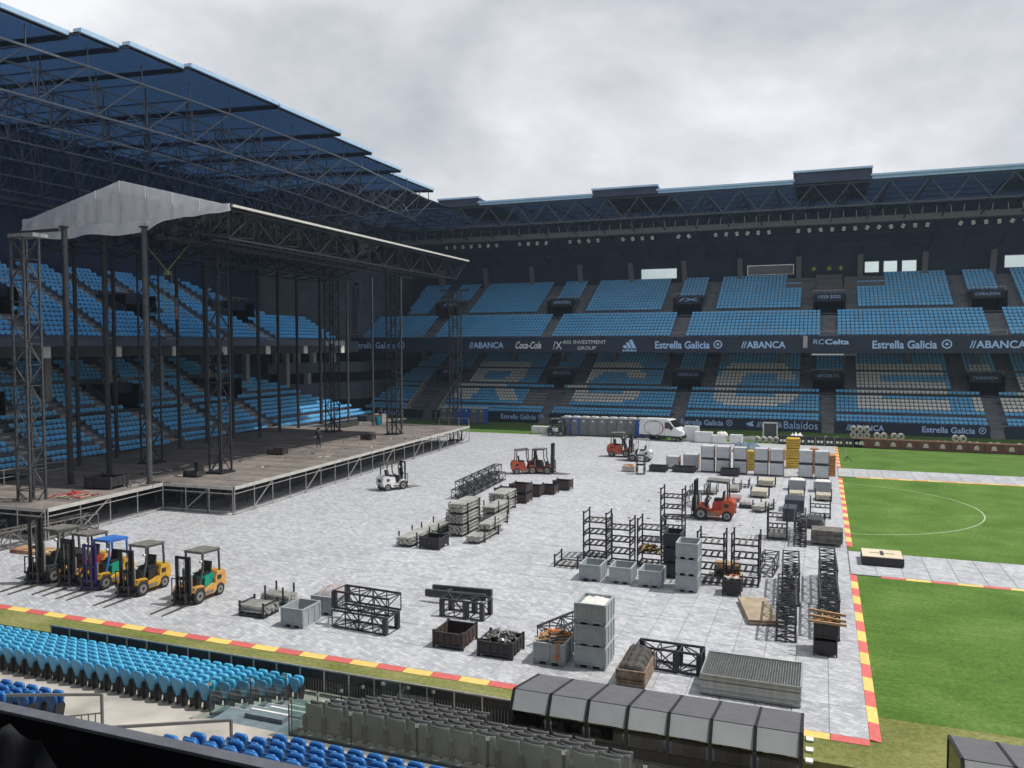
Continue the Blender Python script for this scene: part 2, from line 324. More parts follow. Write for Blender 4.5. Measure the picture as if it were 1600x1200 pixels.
def stand(T, root, u0, u1, voms, up, backd, m_ter, white=None, bare=(), midst=(), upper_u=None, low_u=None, m_st=None, covers=(), labels=(), vlow=None):
    seats = []
    upper_u = upper_u or (lambda r: (u0, u1)); low_u = low_u or (lambda r: (u0, u1))
    m_st = m_st or m_stair
    vl = voms if vlow is None else vlow
    for tier, prof, nr, vr, vv in (('lower', lowprof, 19, (8,12), vl), ('upper', up[0], up[1], up[2], voms)):
        ter = MB(); lim = low_u if tier == 'lower' else upper_u
        for r in range(nr):
            d, z = prof(r); d2, z2 = prof(r+1) if r < nr-1 else (d+.8, z)
            if r == 0: d -= .35
            a, b = lim(r); segs = [(a, b)]
            if vr[0] <= r <= vr[1]:
                segs = []; p = a
                for c in vv:
                    if c-1.9 > p and c+1.9 < b: segs.append((p, c-1.9)); p = c+1.9
                segs.append((p, b))
            zb = z-.55 if tier == 'lower' and r else (z-.5)
            for s0, s1 in segs: bx(ter, T, s0, s1, d, d2+.02, zb, z, m_ter)
            # seats
            ais = [(c, .75) for c in vv] if r < vr[0] else [(c+s*2.65, .72) for c in vv for s in (-1, 1)]
            ais += [(c, .55) for c in midst]
            u = math.ceil(a/.5)*.5+.25
            while u < b-.2:
                ok = all(abs(u-c) > h+.2 for c, h in ais) and not (vr[0] <= r <= vr[1] and any(abs(u-c) < 2.1 for c in vv))
                for (t_, ua, ub, ra, rb_) in bare:
                    if t_ == tier and ua < u < ub and ra <= r <= rb_: ok = False
                if ok: seats.append((u, prof(r)[0]+.42, z, 1 if (tier == 'lower' and white and white(u, r)) else 0))
                u += .5
        ter.build('terrace', root)
        # stairs
        for c in vv:
            for (cc, h, ra, rb_) in ((c, .7, 0, vr[0]-1), (c-2.65, .62, vr[0], nr-1), (c+2.65, .62, vr[0], nr-1)):
                st = MB()
                if not (u0 < cc < u1): continue
                for r in range(ra, rb_+1):
                    d, z = prof(r); d2, z2 = prof(min(r+1, nr-1))
                    if r < rb_: bx(st, T, cc-h, cc+h, (d+d2)/2, d2, z+.003, z+(z2-z)/2, m_st)
                    bx(st, T, cc-h, cc+h, d, d+.06, z+.003, z+.012, m_st)
                st.build('stair', root)
                for s in ((-1, 1) if ra else ()):
                    w = MB(); dA, zA = prof(ra); dB, zB = prof(rb_ if s*(cc-c) < 0 and 0 else min(vr[1], nr-1))
                    if s*(cc-c) < 0:
                        uu = cc+s*(h+.06)
                        w.add([T(uu-.06,dA-.3,zA-.3),T(uu+.06,dA-.3,zA-.3),T(uu+.06,dB,zB-.3),T(uu-.06,dB,zB-.3),T(uu-.06,dA-.3,zA+.75),T(uu+.06,dA-.3,zA+.75),T(uu+.06,dB,zB+.75),T(uu-.06,dB,zB+.75)],
                              [(0,3,2,1),(4,5,6,7),(0,1,5,4),(1,2,6,5),(2,3,7,6),(3,0,4,7)], m_wallg)
                        w.build('stair_wall', root)
        for c in midst:
            st = MB()
            for r in range(nr-1):
                d, z = prof(r); d2, z2 = prof(r+1); bx(st, T, c-.5, c+.5, (d+d2)/2, d2, z+.003, z+(z2-z)/2, m_st)
            st.build('stair', root)
        # vomitories
        for i, c in enumerate(vv):
            if not (u0 < c < u1): continue
            d, z = prof(vr[0]); dE, zE = prof(vr[1]+1); zf = z-.45
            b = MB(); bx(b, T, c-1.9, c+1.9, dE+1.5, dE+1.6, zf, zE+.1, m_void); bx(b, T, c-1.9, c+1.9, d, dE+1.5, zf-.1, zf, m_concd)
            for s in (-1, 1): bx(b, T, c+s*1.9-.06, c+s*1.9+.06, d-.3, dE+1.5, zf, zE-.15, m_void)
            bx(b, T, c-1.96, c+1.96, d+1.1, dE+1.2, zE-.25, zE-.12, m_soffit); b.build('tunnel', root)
            b = MB(); zs = zE+.05; bx(b, T, c-1.86, c+1.86, d+.9, d+1.0, zs-1.05, zs, m_navy); sg = b.build('sign_board', root)
            b = MB(); bx(b, T, c-2.0, c+2.0, d+.78, d+.85, zs+.35, zs+.41, m_galv)
            for s in (-1,-.33,.33,1): bx(b, T, c+s*1.95-.02, c+s*1.95+.02, d+.78, d+.85, zs, zs+.35, m_galv)
            b.build('guard_rail', root)
            lab = labels.get((tier, i)) if labels else None
            if lab: text(lab, 'sign_lettering', root, c-1.35, c+1.35, zs-.45, lambda a, v, w, dd=d+.9: T(a, dd-w, v), m_text, h=.42, bold=.01)
    for (ua, ub, ra, n_) in covers:
        for k in range(n_):
            b = MB(); d, z = up[0](ra+k*2); bx(b, T, ua, ub, d-.1, d+1.3, z+.55, z+.9, m_cover); bx(b, T, ua, ub, d+.0, d+.1, z, z+.55, m_cover); b.build('seat_cover_board', root)
    return seats
m_cover = mat('cover_board', (.15,.155,.155), .7, var=.1)
def bx(b, T, u0, u1, d0, d1, z0, z1, m):
    v = [T(u0,d0,z0),T(u1,d0,z0),T(u1,d1,z0),T(u0,d1,z0),T(u0,d0,z1),T(u1,d0,z1),T(u1,d1,z1),T(u0,d1,z1)]
    b.add(v, [(0,3,2,1),(4,5,6,7),(0,1,5,4),(1,2,6,5),(2,3,7,6),(3,0,4,7)], m)
TF = lambda u, d, z: (u, d, z)
TE = lambda u, d, z: (-(d+11), u, z)
def upF(r): return 48.2+.75*r+.9*(r>=8), 11.75+.42*r+.4*(r>=8)
def upE(r): return 48.6+.75*r, 11.45+.42*r

# white letters laid out in the seats: R C C E, row -> ranges of X
def C_(o): return {14:[(o+1.2,o+8.6)],13:[(o+.5,o+9.2)],12:[(o+.2,o+9.4)],11:[(o-.1,o+3.6),(o+7.4,o+10.1)],10:[(o-.4,o+3.2),(o+7.6,o+10.1)],9:[(o-.5,o+2.8)],8:[(o-.6,o+2.4)],7:[(o-.6,o+2.4)],6:[(o-.6,o+2.6),(o+7.6,o+10.4)],5:[(o-.3,o+10)],4:[(o+.2,o+9.6)],3:[(o+1.2,o+8.2)]}
LET = [{14:[(-52,-43.2)],13:[(-52.2,-42.9)],12:[(-52.3,-42.8)],11:[(-52.3,-49.5),(-45.6,-42.9)],10:[(-52.3,-49.5),(-45.6,-42.9)],9:[(-52.3,-49.5),(-45.8,-43.2)],8:[(-52.3,-43.7)],7:[(-52.3,-44.8)],
        6:[(-52.3,-49.2),(-46.5,-43.4)],5:[(-52.3,-49.2),(-46.1,-42.9)],4:[(-52.3,-49.3),(-45.6,-42.5)],3:[(-52.3,-49.4),(-45.1,-42.1)]},
       C_(-34.7), C_(-14),
       {**{r: [(3.5,13.8)] for r in (3,4,5,7,8,9,12,13,14)}, **{r: [(3.5,6.5)] for r in (6,10,11)}},
       {**{r: [(17.1,19.3)] for r in (13,14)}, **{r: [(16.4,18.0),(19.3,23.5)] for r in (3,4,5,6)}, **{r: [(21.6,24.5)] for r in range(7,12)}}]
def white(u, r):
    for L in LET:
        for a, b in L.get(r, ()):
            if a < u < b: return True
    return False
VF = [-54.9, -36.8, -18.3, 0.05, 18.3, 36.5]
far = thing('grandstand', 'far two-tier grandstand with white seats spelling R C C E', 'grandstand', (0, 48, 0))
seatsF = stand(TF, far, -66, 42, VF, (upF, 20, (8,12)), 64.8, m_concd, white,
    bare=[('lower',-40.9,-34.2,2,6),('lower',-59.2,-53,0,7),('upper',-5.6,6.9,17,19),('upper',-2,2,13,19)],
    upper_u=lambda r: (-66.5 if r < 8 else -62.4-(.0 if r < 1 else .08*(r-8)), 42), low_u=lambda r: (-66+.25*r, 42),
    covers=[(-5.6,-1.75,15,2),(-1.7,1.7,14,3),(1.9,6.9,15,2)],
    labels={('lower',0):'#RCCELTA',('lower',1):'#RCCELTA',('lower',2):'ORGULLO',('lower',3):'#RCCELTA',('lower',4):'TRADICIÓN',('upper',0):'/X',('upper',1):'AFOUTEZA',('upper',2):'/X',('upper',3):'1923·2023',('upper',4):'CORAZÓN',('upper',5):'/X'})
for (a, b) in ((-41.5,-38.0),(-35.4,-33.6)):
    q = MB()
    for r in range(2,7): d, z = lowprof(r); q.box(a, b, d+.04, d+.7, z, z+.16, m_conc)
    q.build('bare_step', far)
seat_bank('seat_rows', 'pale blue seat rows of the far grandstand with white letters', seatsF, TF, None)
# fascia, low wall and lettering
b = MB(); b.box(-67.5, 42, 47.35, 47.6, 9.9, 11.95, m_navy); fas = b.build('fascia_board', far)
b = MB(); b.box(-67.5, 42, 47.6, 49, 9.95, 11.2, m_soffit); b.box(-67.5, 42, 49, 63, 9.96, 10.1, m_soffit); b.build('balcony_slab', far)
b = MB()
b.bar((-67.5,47.5,12.55),(42,47.5,12.55),.05,m_galv)
for i in range(56): b.bar((-67+i*2,47.5,11.95),(-67+i*2,47.5,12.55),.04,m_galv)
b.build('balcony_rail', far)
for k, c in enumerate(VF):
    a = (VF[k-1]+.75) if k else -66; 
    b = MB(); b.box(a, c-.75, 47.75, 47.93, -.02, 1.42, m_navy); b.build('advertising_wall', far)
b = MB(); b.box(VF[-1]+.75, 42, 47.75, 47.93, -.02, 1.42, m_navy); b.build('advertising_wall', far)
for c in VF:
    st = MB()
    pts = [(47.2,0)]+[q for k in range(5) for q in ((47.2+k*.22,.22*(k+1)),(47.42+k*.22,.22*(k+1)))]+[(48.6,1.1),(48.6,0)]
    st.prism(pts, c-.72, c+.72, m_stair, 'x'); st.build('stair', far)
pf = lambda a, v, w: (a, 47.35-w, v); pl_ = lambda a, v, w: (a, 47.75-w, v)
def ring(name, cx, zc, r, place, parent, m=m_text):
    b = MB(); n = 20
    for i in range(n):
        a0, a1 = 2*math.pi*i/n, 2*math.pi*(i+1)/n
        b.quad(*[place(cx+q*math.cos(a), zc+q*math.sin(a), .015) for q, a in ((r*.74,a0),(r,a0),(r,a1),(r*.74,a1))], m)
    s = [place(cx+(.5*r if i%2 else .2*r)*math.cos(math.pi*i/5+.3), zc+(.5*r if i%2 else .2*r)*math.sin(math.pi*i/5+.3), .016) for i in range(10)]
    b.add(s, [tuple(range(10))], m); return b.build(name, parent)
def EG(x0, x1, z, h, place, p): text('Estrella Galicia', 'lettering', p, x0, x1-1.75*h/1.1, z, place, m_text, h=h, bold=.022); ring('star_emblem', x1-.55*h, z+.05, .55*h, place, p)
def AB(x0, x1, z, h, place, p):
    text('ABANCA', 'lettering', p, x0+.75*h, x1, z, place, m_text, h=h, bold=.022)
    b = MB()
    for k in range(2): q = x0+.32*h*k; b.quad(place(q,z-h*.5,.015),place(q+.14*h,z-h*.5,.015),place(q+.46*h,z+h*.5,.015),place(q+.32*h,z+h*.5,.015), m_text)
    b.build('stripe_emblem', p)
for a, c in ((-67.3,-58.4),(-21.3,-12.7),(4.9,13.4)): EG(a, c, 10.9, .98, pf, far)
for a, c in ((-48,-42.7),(-10.35,-5),(15.2,20.9),(28,33.7)): AB(a, c, 10.9, .88, pf, far)
text('Coca-Cola', 'lettering', far, -40.9, -37.1, 10.9, pf, m_textw, h=1.0, shear=.35, bold=.02)
text('AIX INVESTMENT', 'lettering', far, -34.0, -27.9, 11.3, pf, m_textw, h=.5); text('GROUP', 'lettering', far, -31.9, -29.3, 10.5, pf, m_textw, h=.46)
text('/X', 'lettering', far, -35.4, -34.1, 10.85, pf, m_textw, h=1.1)
b = MB()
for k, (x0, h) in enumerate(((-25.6,.45),(-25.0,.85),(-24.4,1.2))):
    b.quad(pf(x0+.1,10.45,.015),pf(x0+.6,10.45,.015),pf(x0+.6-.5*h,10.45+h,.015),pf(x0+.1-.5*h+.12,10.45+h*.88,.015), m_text)
b.build('three_bar_emblem', far); text('adidas', 'lettering', far, -25.7, -23.7, 10.2, pf, m_text, h=.3, bold=.03)
text('RC', 'lettering', far, -1.75, -.55, 11.25, pf, m_text, h=.6); text('Celta', 'lettering', far, -.45, 2.3, 11.25, pf, m_text, h=.66, bold=.03)
for a, c in ((-43.3,-36.9),(-17.9,-11.35),(10.5,17.2)): EG(a, c, .84, .72, pl_, far)
for a, c in ((-63.4,-59),(-8.4,-5.3),(2.15,6.4),(24,28)): AB(a, c, .8, .72, pl_, far)
text('Balaídos', 'lettering', far, -5.1, -1.1, .86, pl_, m_text, h=.95)
b = MB(); b.add([pl_(-9.74+.0,.85,.015),pl_(-9.1,1.1,.015),pl_(-8.75,1.25,.015),pl_(-8.9,.9,.015),pl_(-8.65,.55,.015),pl_(-9.2,.55,.015)], [(0,5,4,3,2,1)], m_text); b.build('shell_emblem', far)
# small control boxes and light bar hanging below the fascia at the centre
b = MB(); b.box(-2.1,3.2,47.1,47.32,9.55,9.85,m_steelg); b.box(-1.9,1.7,46.95,47.09,9.62,9.78,mat('white_box',(.7,.7,.7),.5)); b.build('light_bar', far)
b = MB(); b.box(-2.95,-2.45,47.0,47.3,10.5,12.0,m_galv); b.build('cable_box', far)
# back wall with real openings, and slanted pillars
ops = [(-26.9,-21.4,20.9,22.5),(-11.2,-4.7,21.0,22.5),(4.6,6.5,20.9,22.5),(7.0,8.8,20.9,22.5),(9.3,11.2,20.9,22.5),(21.6,26.5,21,22.7)]
b = MB(); p = -70
for (a, c, z0, z1) in ops:
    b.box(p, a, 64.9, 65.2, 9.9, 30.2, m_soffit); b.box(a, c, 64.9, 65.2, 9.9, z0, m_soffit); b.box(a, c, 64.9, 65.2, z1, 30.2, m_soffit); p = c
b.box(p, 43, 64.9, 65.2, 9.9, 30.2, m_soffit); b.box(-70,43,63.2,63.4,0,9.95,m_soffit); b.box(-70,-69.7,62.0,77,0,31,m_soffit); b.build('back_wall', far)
m_frame = mat('window_frame', (.5,.5,.5), .5)
for i, (a, c, z0, z1) in enumerate(ops):
    b = MB(); b.box(a,c,64.95,65.0,z0,z0+.08,m_frame); b.box(a,c,64.95,65.0,z1-.08,z1,m_frame); b.box(a,a+.08,64.95,65.0,z0+.08,z1-.08,m_frame); b.box(c-.08,c,64.95,65.0,z0+.08,z1-.08,m_frame)
    w = b.build('window', far)
    b = MB()
    if i == 1: b.box(a+.1,c-.1,65.02,65.06,z0+.1,z1-.1,mat('grey_blind',(.28,.29,.30),.7))
    else: b.box(a+.1,c-.1,65.02,65.03,z0+.1,z1-.1,glassy('window_glass',(.80,.86,.85),.03))
    b.build('pane', w)
m_pil = mat('pillar_grey', (.20,.20,.20), .8)
for i in range(-8,6):
    x = 4+8*i; s = -.10*(1 if x < 0 else -1)*min(abs(x)/30,1)
    b = MB(); b.bar((x,63.7,19.9),(x+s*4,64.0,23.4),.55,m_pil,.7); b.build('pillar', far)
for i in range(14):
    x = -62+8*i; b = MB(); b.box(x-.3,x+.3,60.5,61.1,8,9.96,m_pil); b.build('pillar', far)
# roof
TR = [(-70,-51,0),(-51,-44.9,.72),(-44.9,-28.9,0),(-28.9,-20.45,.62),(-20.45,-4.2,0),(-4.2,4.3,.98),(4.3,20.5,.05),(20.5,28.9,.7),(28.9,46,.05)]
rf = MB(); rf.quad((-70,44,30.2),(46,44,30.2),(46,78,30.4),(-70,78,30.4),m_roofnv)
roof = rf.build('roof', far)
for a, c, h in TR:
    b = MB(); b.box(a, c, 43.9, 44.0, 30.0, 30.28+h, m_soffit if h > .3 else m_edge)
    if h > .3:
        b.box(a, c, 59.9, 60, 30.4, 30.28+h, m_soffit); b.box(a, a+.1, 44, 59.9, 30.4, 30.28+h, m_soffit); b.box(c-.1, c, 44, 59.9, 30.4, 30.28+h, m_soffit); b.quad((a,44,30.27+h),(c,44,30.27+h),(c,60,30.27+h),(a,60,30.27+h),m_roofnv)
        for xx in (a, (a*2+c)/3, (a+2*c)/3, c): b.box(xx-.05,xx+.05,43.85,43.9,30,30.28+h,m_steelg)
    b.box(a-.1, c+.1, 43.6, 44.6, 30.28+h, 30.50+h, m_edge); b.build('roof_edge', roof)
tr = MB(); ch = MB(); ch.bar((-70,44.5,29.85),(46,44.5,29.85),.16,m_steelg); ch.build('chord', roof)
ch = MB(); ch.bar((-70,44.5,27.2),(46,44.5,27.2),.16,m_steelg); ch.build('chord', roof)
for i in range(-16, 11):
    xt = -2.08+4.17*i; xl = xt-2.05
    tr.bar((xt,44.5,29.85),(xl,44.5,27.2),.12,m_steelg); tr.bar((xt,44.5,29.85),(xl+4.17,44.5,27.2),.12,m_steelg); tr.bar((xt,44.4,29.85),(xt,44.4,30.3),.07,m_steelg)
    tr.bar((xt,44.5,29.8),(xt,64.9,29.6),.14,m_steelg); tr.bar((xl,44.5,27.2),(xl,52,26.4),.12,m_steelg); tr.bar((xl,52,26.4),(xl,64.9,24),.14,m_steelg)
    for k in range(4): tr.bar((xt,46+k*4,29.8),(xl,48+k*4,26.9-k*.3),.08,m_steelg); tr.bar((xl,48+k*4,26.9-k*.3),(xt,50+k*4,29.8),.08,m_steelg)
for yy, zz in ((49,29.7),(53,29.7),(57,29.7),(61,29.7),(57,25.5),(61,24.6)): tr.bar((-70,yy,zz),(46,yy,zz),.10,m_steelg)
tr.build('lattice', roof, kind='stuff')
b = MB(); b.box(-68,44,51.7,52.6,26.05,26.15,m_steelg); b.box(-68,44,51.7,51.76,26.15,26.85,mat('catwalk_mesh',(.17,.175,.185),.7))
b.build('catwalk', roof)
b = MB()
for i in range(75): b.bar((-66+1.5*i+R.uniform(-.2,.2),51.8,26.8),(-66+1.5*i,51.8,27.7),.07,m_galv)
b.build('catwalk_hangers', roof, kind='stuff')
m_lamp = mat('floodlight_face', (.60,.62,.58), .35, var=.15, sc=20)
fl = MB(); fl.box(-.20,.20,-.10,.10,-.24,.24,m_lamp); fl.box(-.22,.22,.10,.2,-.26,.26,m_steel); fl.box(-.28,.28,-.12,-.1,-.02,.02,m_steel); fl.bar((0,.1,.2),(0,.0,.75),.06,m_steel)
flm = fl.mesh('floodlight')
x = -53.5; k = 0
while x < 40:
    gap = 1.35+(2.2 if R.random() < .16 else 0)
    inst('floodlight', flm, roof, (x,51.6-48,25.45), (R.uniform(.1,.5),R.uniform(-.6,.6),R.uniform(-.5,.5)), (1,1,1)); x += gap
for o in roof.children:
    pass

# ------------------------------------------------ end stand (behind the stage)
VE = [-27.5, -12.2, 2.9, 18.2]
end = thing('grandstand', 'end grandstand of blue seats in shade behind the stage', 'grandstand', (-59, 0, 0))
seatsE = stand(TE, end, -44, 44, VE, (upE, 17, (6,10)), 64, m_concd, None, midst=(-19.8,-4.6,10.6),
    upper_u=lambda r: (-44, 31.5 if r < 7 else 24-(r-7)*.75), low_u=lambda r: (-44, 40-1.2*r), m_st=m_stairl)
seat_bank('seat_rows', 'deep blue seat rows of the end grandstand behind the stage poles', seatsE, TE, None)
b = MB(); bx(b, TE, -45, 32, 47.9, 48.3, 10.9, 11.55, m_wallg); bx(b, TE, -45, 32, 48.3, 62, 10.9, 11.1, m_wallg); b.build('fascia_board', end)
m_beam = mat('beam_concrete', (.34,.34,.33), .8, var=.12)
for yb in [-37,-29.5,-22,-18.5,-11.4,-4.2,2.7,9.7,16.9,24.1,32.3]:
    b = MB(); bx(b, TE, yb-.38, yb+.38, 48.5, 62, 9.95, 10.88, m_beam); bx(b, TE, yb-.38, yb+.38, 48.4, 48.5, 9.95, 10.88, mat('beam_face',(.72,.72,.70),.7)); b.build('raker_beam', end)
    b = MB(); bx(b, TE, yb-.35, yb+.35, 57, 57.7, 5.2, 10.0, m_beam); b.build('pillar', end)
b = MB(); bx(b, TE, -45, 36, 62.6, 62.9, 0, 10.9, m_soffit); bx(b, TE, -45, 36, 63, 63.3, 10.9, 32, m_soffit); bx(b, TE, -45.3, -45, 48, 64, 0, 32, m_soffit); b.build('back_wall', end)
b = MB(); bx(b, TE, -44, 40, 47.6, 47.9, -.45, 1.0, m_conc); b.build('front_wall', end)
# stepped roof of blue translucent sheets
SEG = [(-46,-26,-45.6,.0),(-26,-21.5,-44.6,.06),(-21.5,-18.6,-43.6,.12),(-18.6,-13.8,-42.7,.18),(-13.8,-4,-42.1,.24),(-4,5,-42.0,.12),(5,12,-42.9,.0),(12,20,-44,-.1),(20,31.2,-45.6,-.2)]
b = MB(); b.box(-77,-76.8,-46,32,30.2,32.5,m_soffit); b.box(-77,-49.5,31.3,44,30.05,30.15,m_soffit); b.box(-77,-56,31.25,31.3,29.9,31.5,m_soffit); b.box(-77,-70.05,46,66,30.3,30.5,m_soffit); eroof = b.build('roof', end)
for a, c, X, dz in SEG:
    b = MB(); z = 30+dz
    b.quad((X,a,z),(X,c,z),(-77,c,z+1.5),(-77,a,z+1.5), m_roofbl); b.build('roof_sheet', eroof)
    b = MB(); b.box(X-.5,X+.15,a-.05,c+.05,z+.02,z+.30,m_edge); b.bar((X,c,z-.02),(-77,c,z+1.45),.14,m_steel,.3); b.bar((X,a,z-.02),(-77,a,z+1.45),.1,m_steel,.2); b.build('roof_edge', eroof)
tr = MB(); m_tube = mat('truss_tube', (.12,.135,.17), .4, .5, var=.2)
bow = lambda yy: -max(0,(abs(yy+1)-9))*.11
TOPS = [(-43.6-4.1*i, 28.7+.16*i) for i in range(9)]; BOTS = [(-45.4-4.1*i, 26.3-.42*i) for i in range(8)]
for i, (X, z) in enumerate(TOPS+BOTS):
    w = .12 if X > -50 else .10
    for k in range(-11, 8):
        y = 4*k; tr.bar((X+bow(y),y,z),(X+bow(min(y+4,31)),min(y+4,31),z),w,m_tube)
for i, (X, z) in enumerate(TOPS):
    for k in range(-11, 9):
        y = min(4*k, 31); 
        tr.bar((X+bow(y),y,z),(X+bow(y),y,29.95+.06*i),.07,m_tube)
        if i < 8: tr.bar((X+bow(y),y,z),(TOPS[i+1][0]+bow(y),y,TOPS[i+1][1]),.08,m_tube)
        if i < 8 and k % 2: tr.bar((X+bow(y),y,z),(TOPS[i+1][0]+bow(y),min(y+4,31),TOPS[i+1][1]),.06,m_tube)
for i, (X, z) in enumerate(BOTS):
    for k in range(-11, 8):
        y = 4*k+2
        if y > 30: continue
        if i < 7: tr.bar((X+bow(y),y,z),(BOTS[i+1][0]+bow(y),y,BOTS[i+1][1]),.07,m_tube)
        for (TX, TZ) in (TOPS[i], TOPS[i+1]):
            for yy in (y-2, y+2): tr.bar((X+bow(y),y,z),(TX+bow(yy),yy,TZ),.075,m_tube)
        if i < 3: tr.bar((X+bow(y),y,z),(X+bow(y),y,TOPS[i][1]+.05),.05,m_tube)
tr.build('lattice', eroof, kind='stuff')
# service gallery line under the roof
b = MB(); b.bar((-66,-46,23.5),(-66,30,23.5),.5,m_steelg,.3); b.build('catwalk', eroof)

# ------------------------------------------------ corner block between the stands
cor = thing('corner_building', 'dark grey corner building with slab bands and openings between the stands', 'building', (-74, 46, 0))
b = MB(); b.prism([(-78,33.2),(-74.5,33.2),(-69.6,46),(-66.2,48.6),(-66.2,66),(-78,66)], 11.6, 29.5, m_wallg, 'z'); b.build('upper_wall', cor)
b = MB(); b.prism([(-78,33.2),(-71.5,33.2),(-68.2,45),(-66.1,47.5),(-66.1,64),(-78,64)], 9.9, 11.55, m_wallg, 'z'); b.build('slab', cor)
b = MB(); b.prism([(-78,33.2),(-72,33.2),(-69,45),(-66.5,48.5),(-66.5,64),(-78,64)], 6.9, 8.4, m_wallg, 'z'); b.build('slab', cor)
b = MB(); b.prism([(-78,33.2),(-71.6,33.2),(-68.6,45),(-66.3,48.2),(-66.3,64),(-78,64)], 2.8, 5.4, m_wallg, 'z'); b.build('slab', cor)
b = MB(); b.prism([(-78,33.3),(-74.2,33.3),(-71.5,47),(-68.5,51),(-68.5,64),(-78,64)], -.4, 11.6, m_void, 'z'); b.build('inner_wall', cor)
for (x_, y_, z0, z1) in ((-71.6,34.5,8.4,9.9),(-70.7,38,8.4,9.9),(-70.0,41,8.4,9.9),(-71.4,36,5.4,6.9),(-70.3,40,5.4,6.9),(-69.0,44.6,8.4,9.9),(-72.0,34.2,2.9,5.0)):
    b = MB(); b.box(x_-.35,x_+.35,y_-.4,y_+.4,z0,z1,m_beam); b.build('beam_end', cor)
b = MB(); b.box(-68.3,-66.6,47.6,47.9,12,20,m_wallg); b.box(-70.5,-66.5,47.8,48.1,17.2,20.4,m_soffit); b.build('side_wall', cor)
# pale service ramp beside the far stand and its steps
b = MB(); b.add([(-66,49,.0),(-60.8,49,.0),(-60.8,57,4.6),(-64,57,4.6),(-66,49,-.4),(-60.8,49,-.4),(-60.8,57,-.4),(-64,57,-.4)], [(0,1,2,3),(4,7,6,5),(0,4,5,1),(1,5,6,2),(2,6,7,3),(3,7,4,0)], m_conc)
tag(struct(b.build('service_ramp')), 'pale slatted concrete ramp beside the corner building', 'ramp') if 0 else struct([o for o in [b.build('service_ramp')]][0])
m_rail = mat('beige_rail', (.50,.44,.33), .6, var=.15)
sr = thing('stair_rail', 'beige handrail along the left side of the long dark stair', 'handrail', (-58.6,48,0), group='handrails of the corner stair')
b = MB()
def slrail(x):
    b = MB(); b.bar((x,47.6,1.0),(x,56.2,6.3),.14,m_rail); b.bar((x,47.6,.2),(x,56.2,5.3),.14,m_rail)
    for k in range(15): t = k/14; b.bar((x,47.6+8.6*t,.1+5.2*t),(x,47.6+8.6*t,1+5.3*t),.07,m_rail)
    return b
slrail(-58.9).build('rail_bars', sr)
sr2 = thing('stair_rail', 'beige handrail along the right side of the long dark stair', 'handrail', (-53.4,48,0), group='handrails of the corner stair')
slrail(-53.5).build('rail_bars', sr2)
st = MB()
for r in range(14): st.box(-58.7,-53.7,47.6+.6*r,48.2+.6*r+.3,.38*r-.2,.38*r+.19,m_wallg)
tag(st.build('long_stair'), 'wide dark stair climbing from the pitch at the left of the far stand', 'stair')
# ---------------------------------------------------------------- stage
m_deck = mat('deck_board', (.27,.235,.205), .8, c2=(.115,.102,.10), sc=.55, bump=.1, rnd=.22)
m_post = mat('scaffold_tube', (.40,.39,.37), .45, .5, var=.25, sc=6)
m_lip = mat('deck_lip', (.50,.49,.46), .6, var=.15, sc=2)
DZ = 1.85
stage = thing('stage_deck', 'large scaffold stage with worn brown deck boards and pale front edge', 'stage', (-36, -17.4, 0))
dm = MB(); DX, DY = 2.07, 2.07
dm.add([(.01,.01,-.08),(DX-.01,.01,-.08),(DX-.01,DY-.01,-.08),(.01,DY-.01,-.08),(.01,.01,0),(DX-.01,.01,0),(DX-.01,DY-.01,0),(.01,DY-.01,0)],[(0,3,2,1),(4,5,6,7),(0,1,5,4),(1,2,6,5),(2,3,7,6),(3,0,4,7)],m_deck)
dme = dm.mesh('deck_panel'); cnt = 0
rest = MB()
def deckcell(x, y):
    global cnt
    j = R.uniform(-.012,.012)
    cnt += 1
    o = inst('deck_panel', dme, stage, (x+36, y+17.4, DZ+j))
for i in range(10):
    for j in range(20):
        x = -36-DX*(i+1); y = -17.4+DY*j
        if y > 16 and i > 5: continue
        deckcell(x, y)
for i in range(5):
    for j in range(5):
        if i == 4 and j > 3: continue
        deckcell(-41.6-DX*(i+1), -17.4-DY*(j+1)*.88+.0)
for j in range(4): deckcell(-46.5-.4-DX, 16+7+DY*j*.9)
def scaff(x, y0, y1, n, dirx=False, z=DZ, parts=True):
    """front line of posts with ledgers and diagonals; runs along y (or x)"""
    P = (lambda t, zz: (t, x, zz)) if dirx else (lambda t, zz: (x, t, zz))
    for i in range(n+1):
        t = y0+(y1-y0)*i/n; b = MB(); b.tube(P(t,0),P(t,z+.12),.035,m_post,6); b.box(P(t,0)[0]-.09,P(t,0)[0]+.09,P(t,0)[1]-.09,P(t,0)[1]+.09,.05,.07,m_post); b.build('post', stage)
        if i < n:
            t2 = y0+(y1-y0)*(i+1)/n
            b = MB(); b.bar(P(t,.22),P(t2,.22),.06,m_post); b.build('ledger', stage)
            b = MB(); b.bar(P(t,z-.45),P(t2,z-.45),.05,m_post); b.build('ledger', stage)
            if i%3 == 1: b = MB(); b.bar(P(t,.25),P(t2,z-.15),.055,m_post); b.build('diagonal', stage)
    b = MB()
    a0, a1 = P(y0,z-.19), P(y1,z+.02); s = .05
    b.box(min(a0[0],a1[0])-(0 if dirx else s-.04), max(a0[0],a1[0])+(0 if dirx else s), min(a0[1],a1[1])-(s if dirx else 0), max(a0[1],a1[1])+(0 if dirx else 0), z-.19, z+.02, m_lip); b.build('edge_beam', stage)
scaff(-35.95, -17.45, 23.9, 20)
scaff(-17.5, -41.55, -36.05, 3, True)
scaff(-41.5, -26.5, -17.6, 4)
scaff(-26.6, -51.8, -41.6, 5, True)
und = MB()
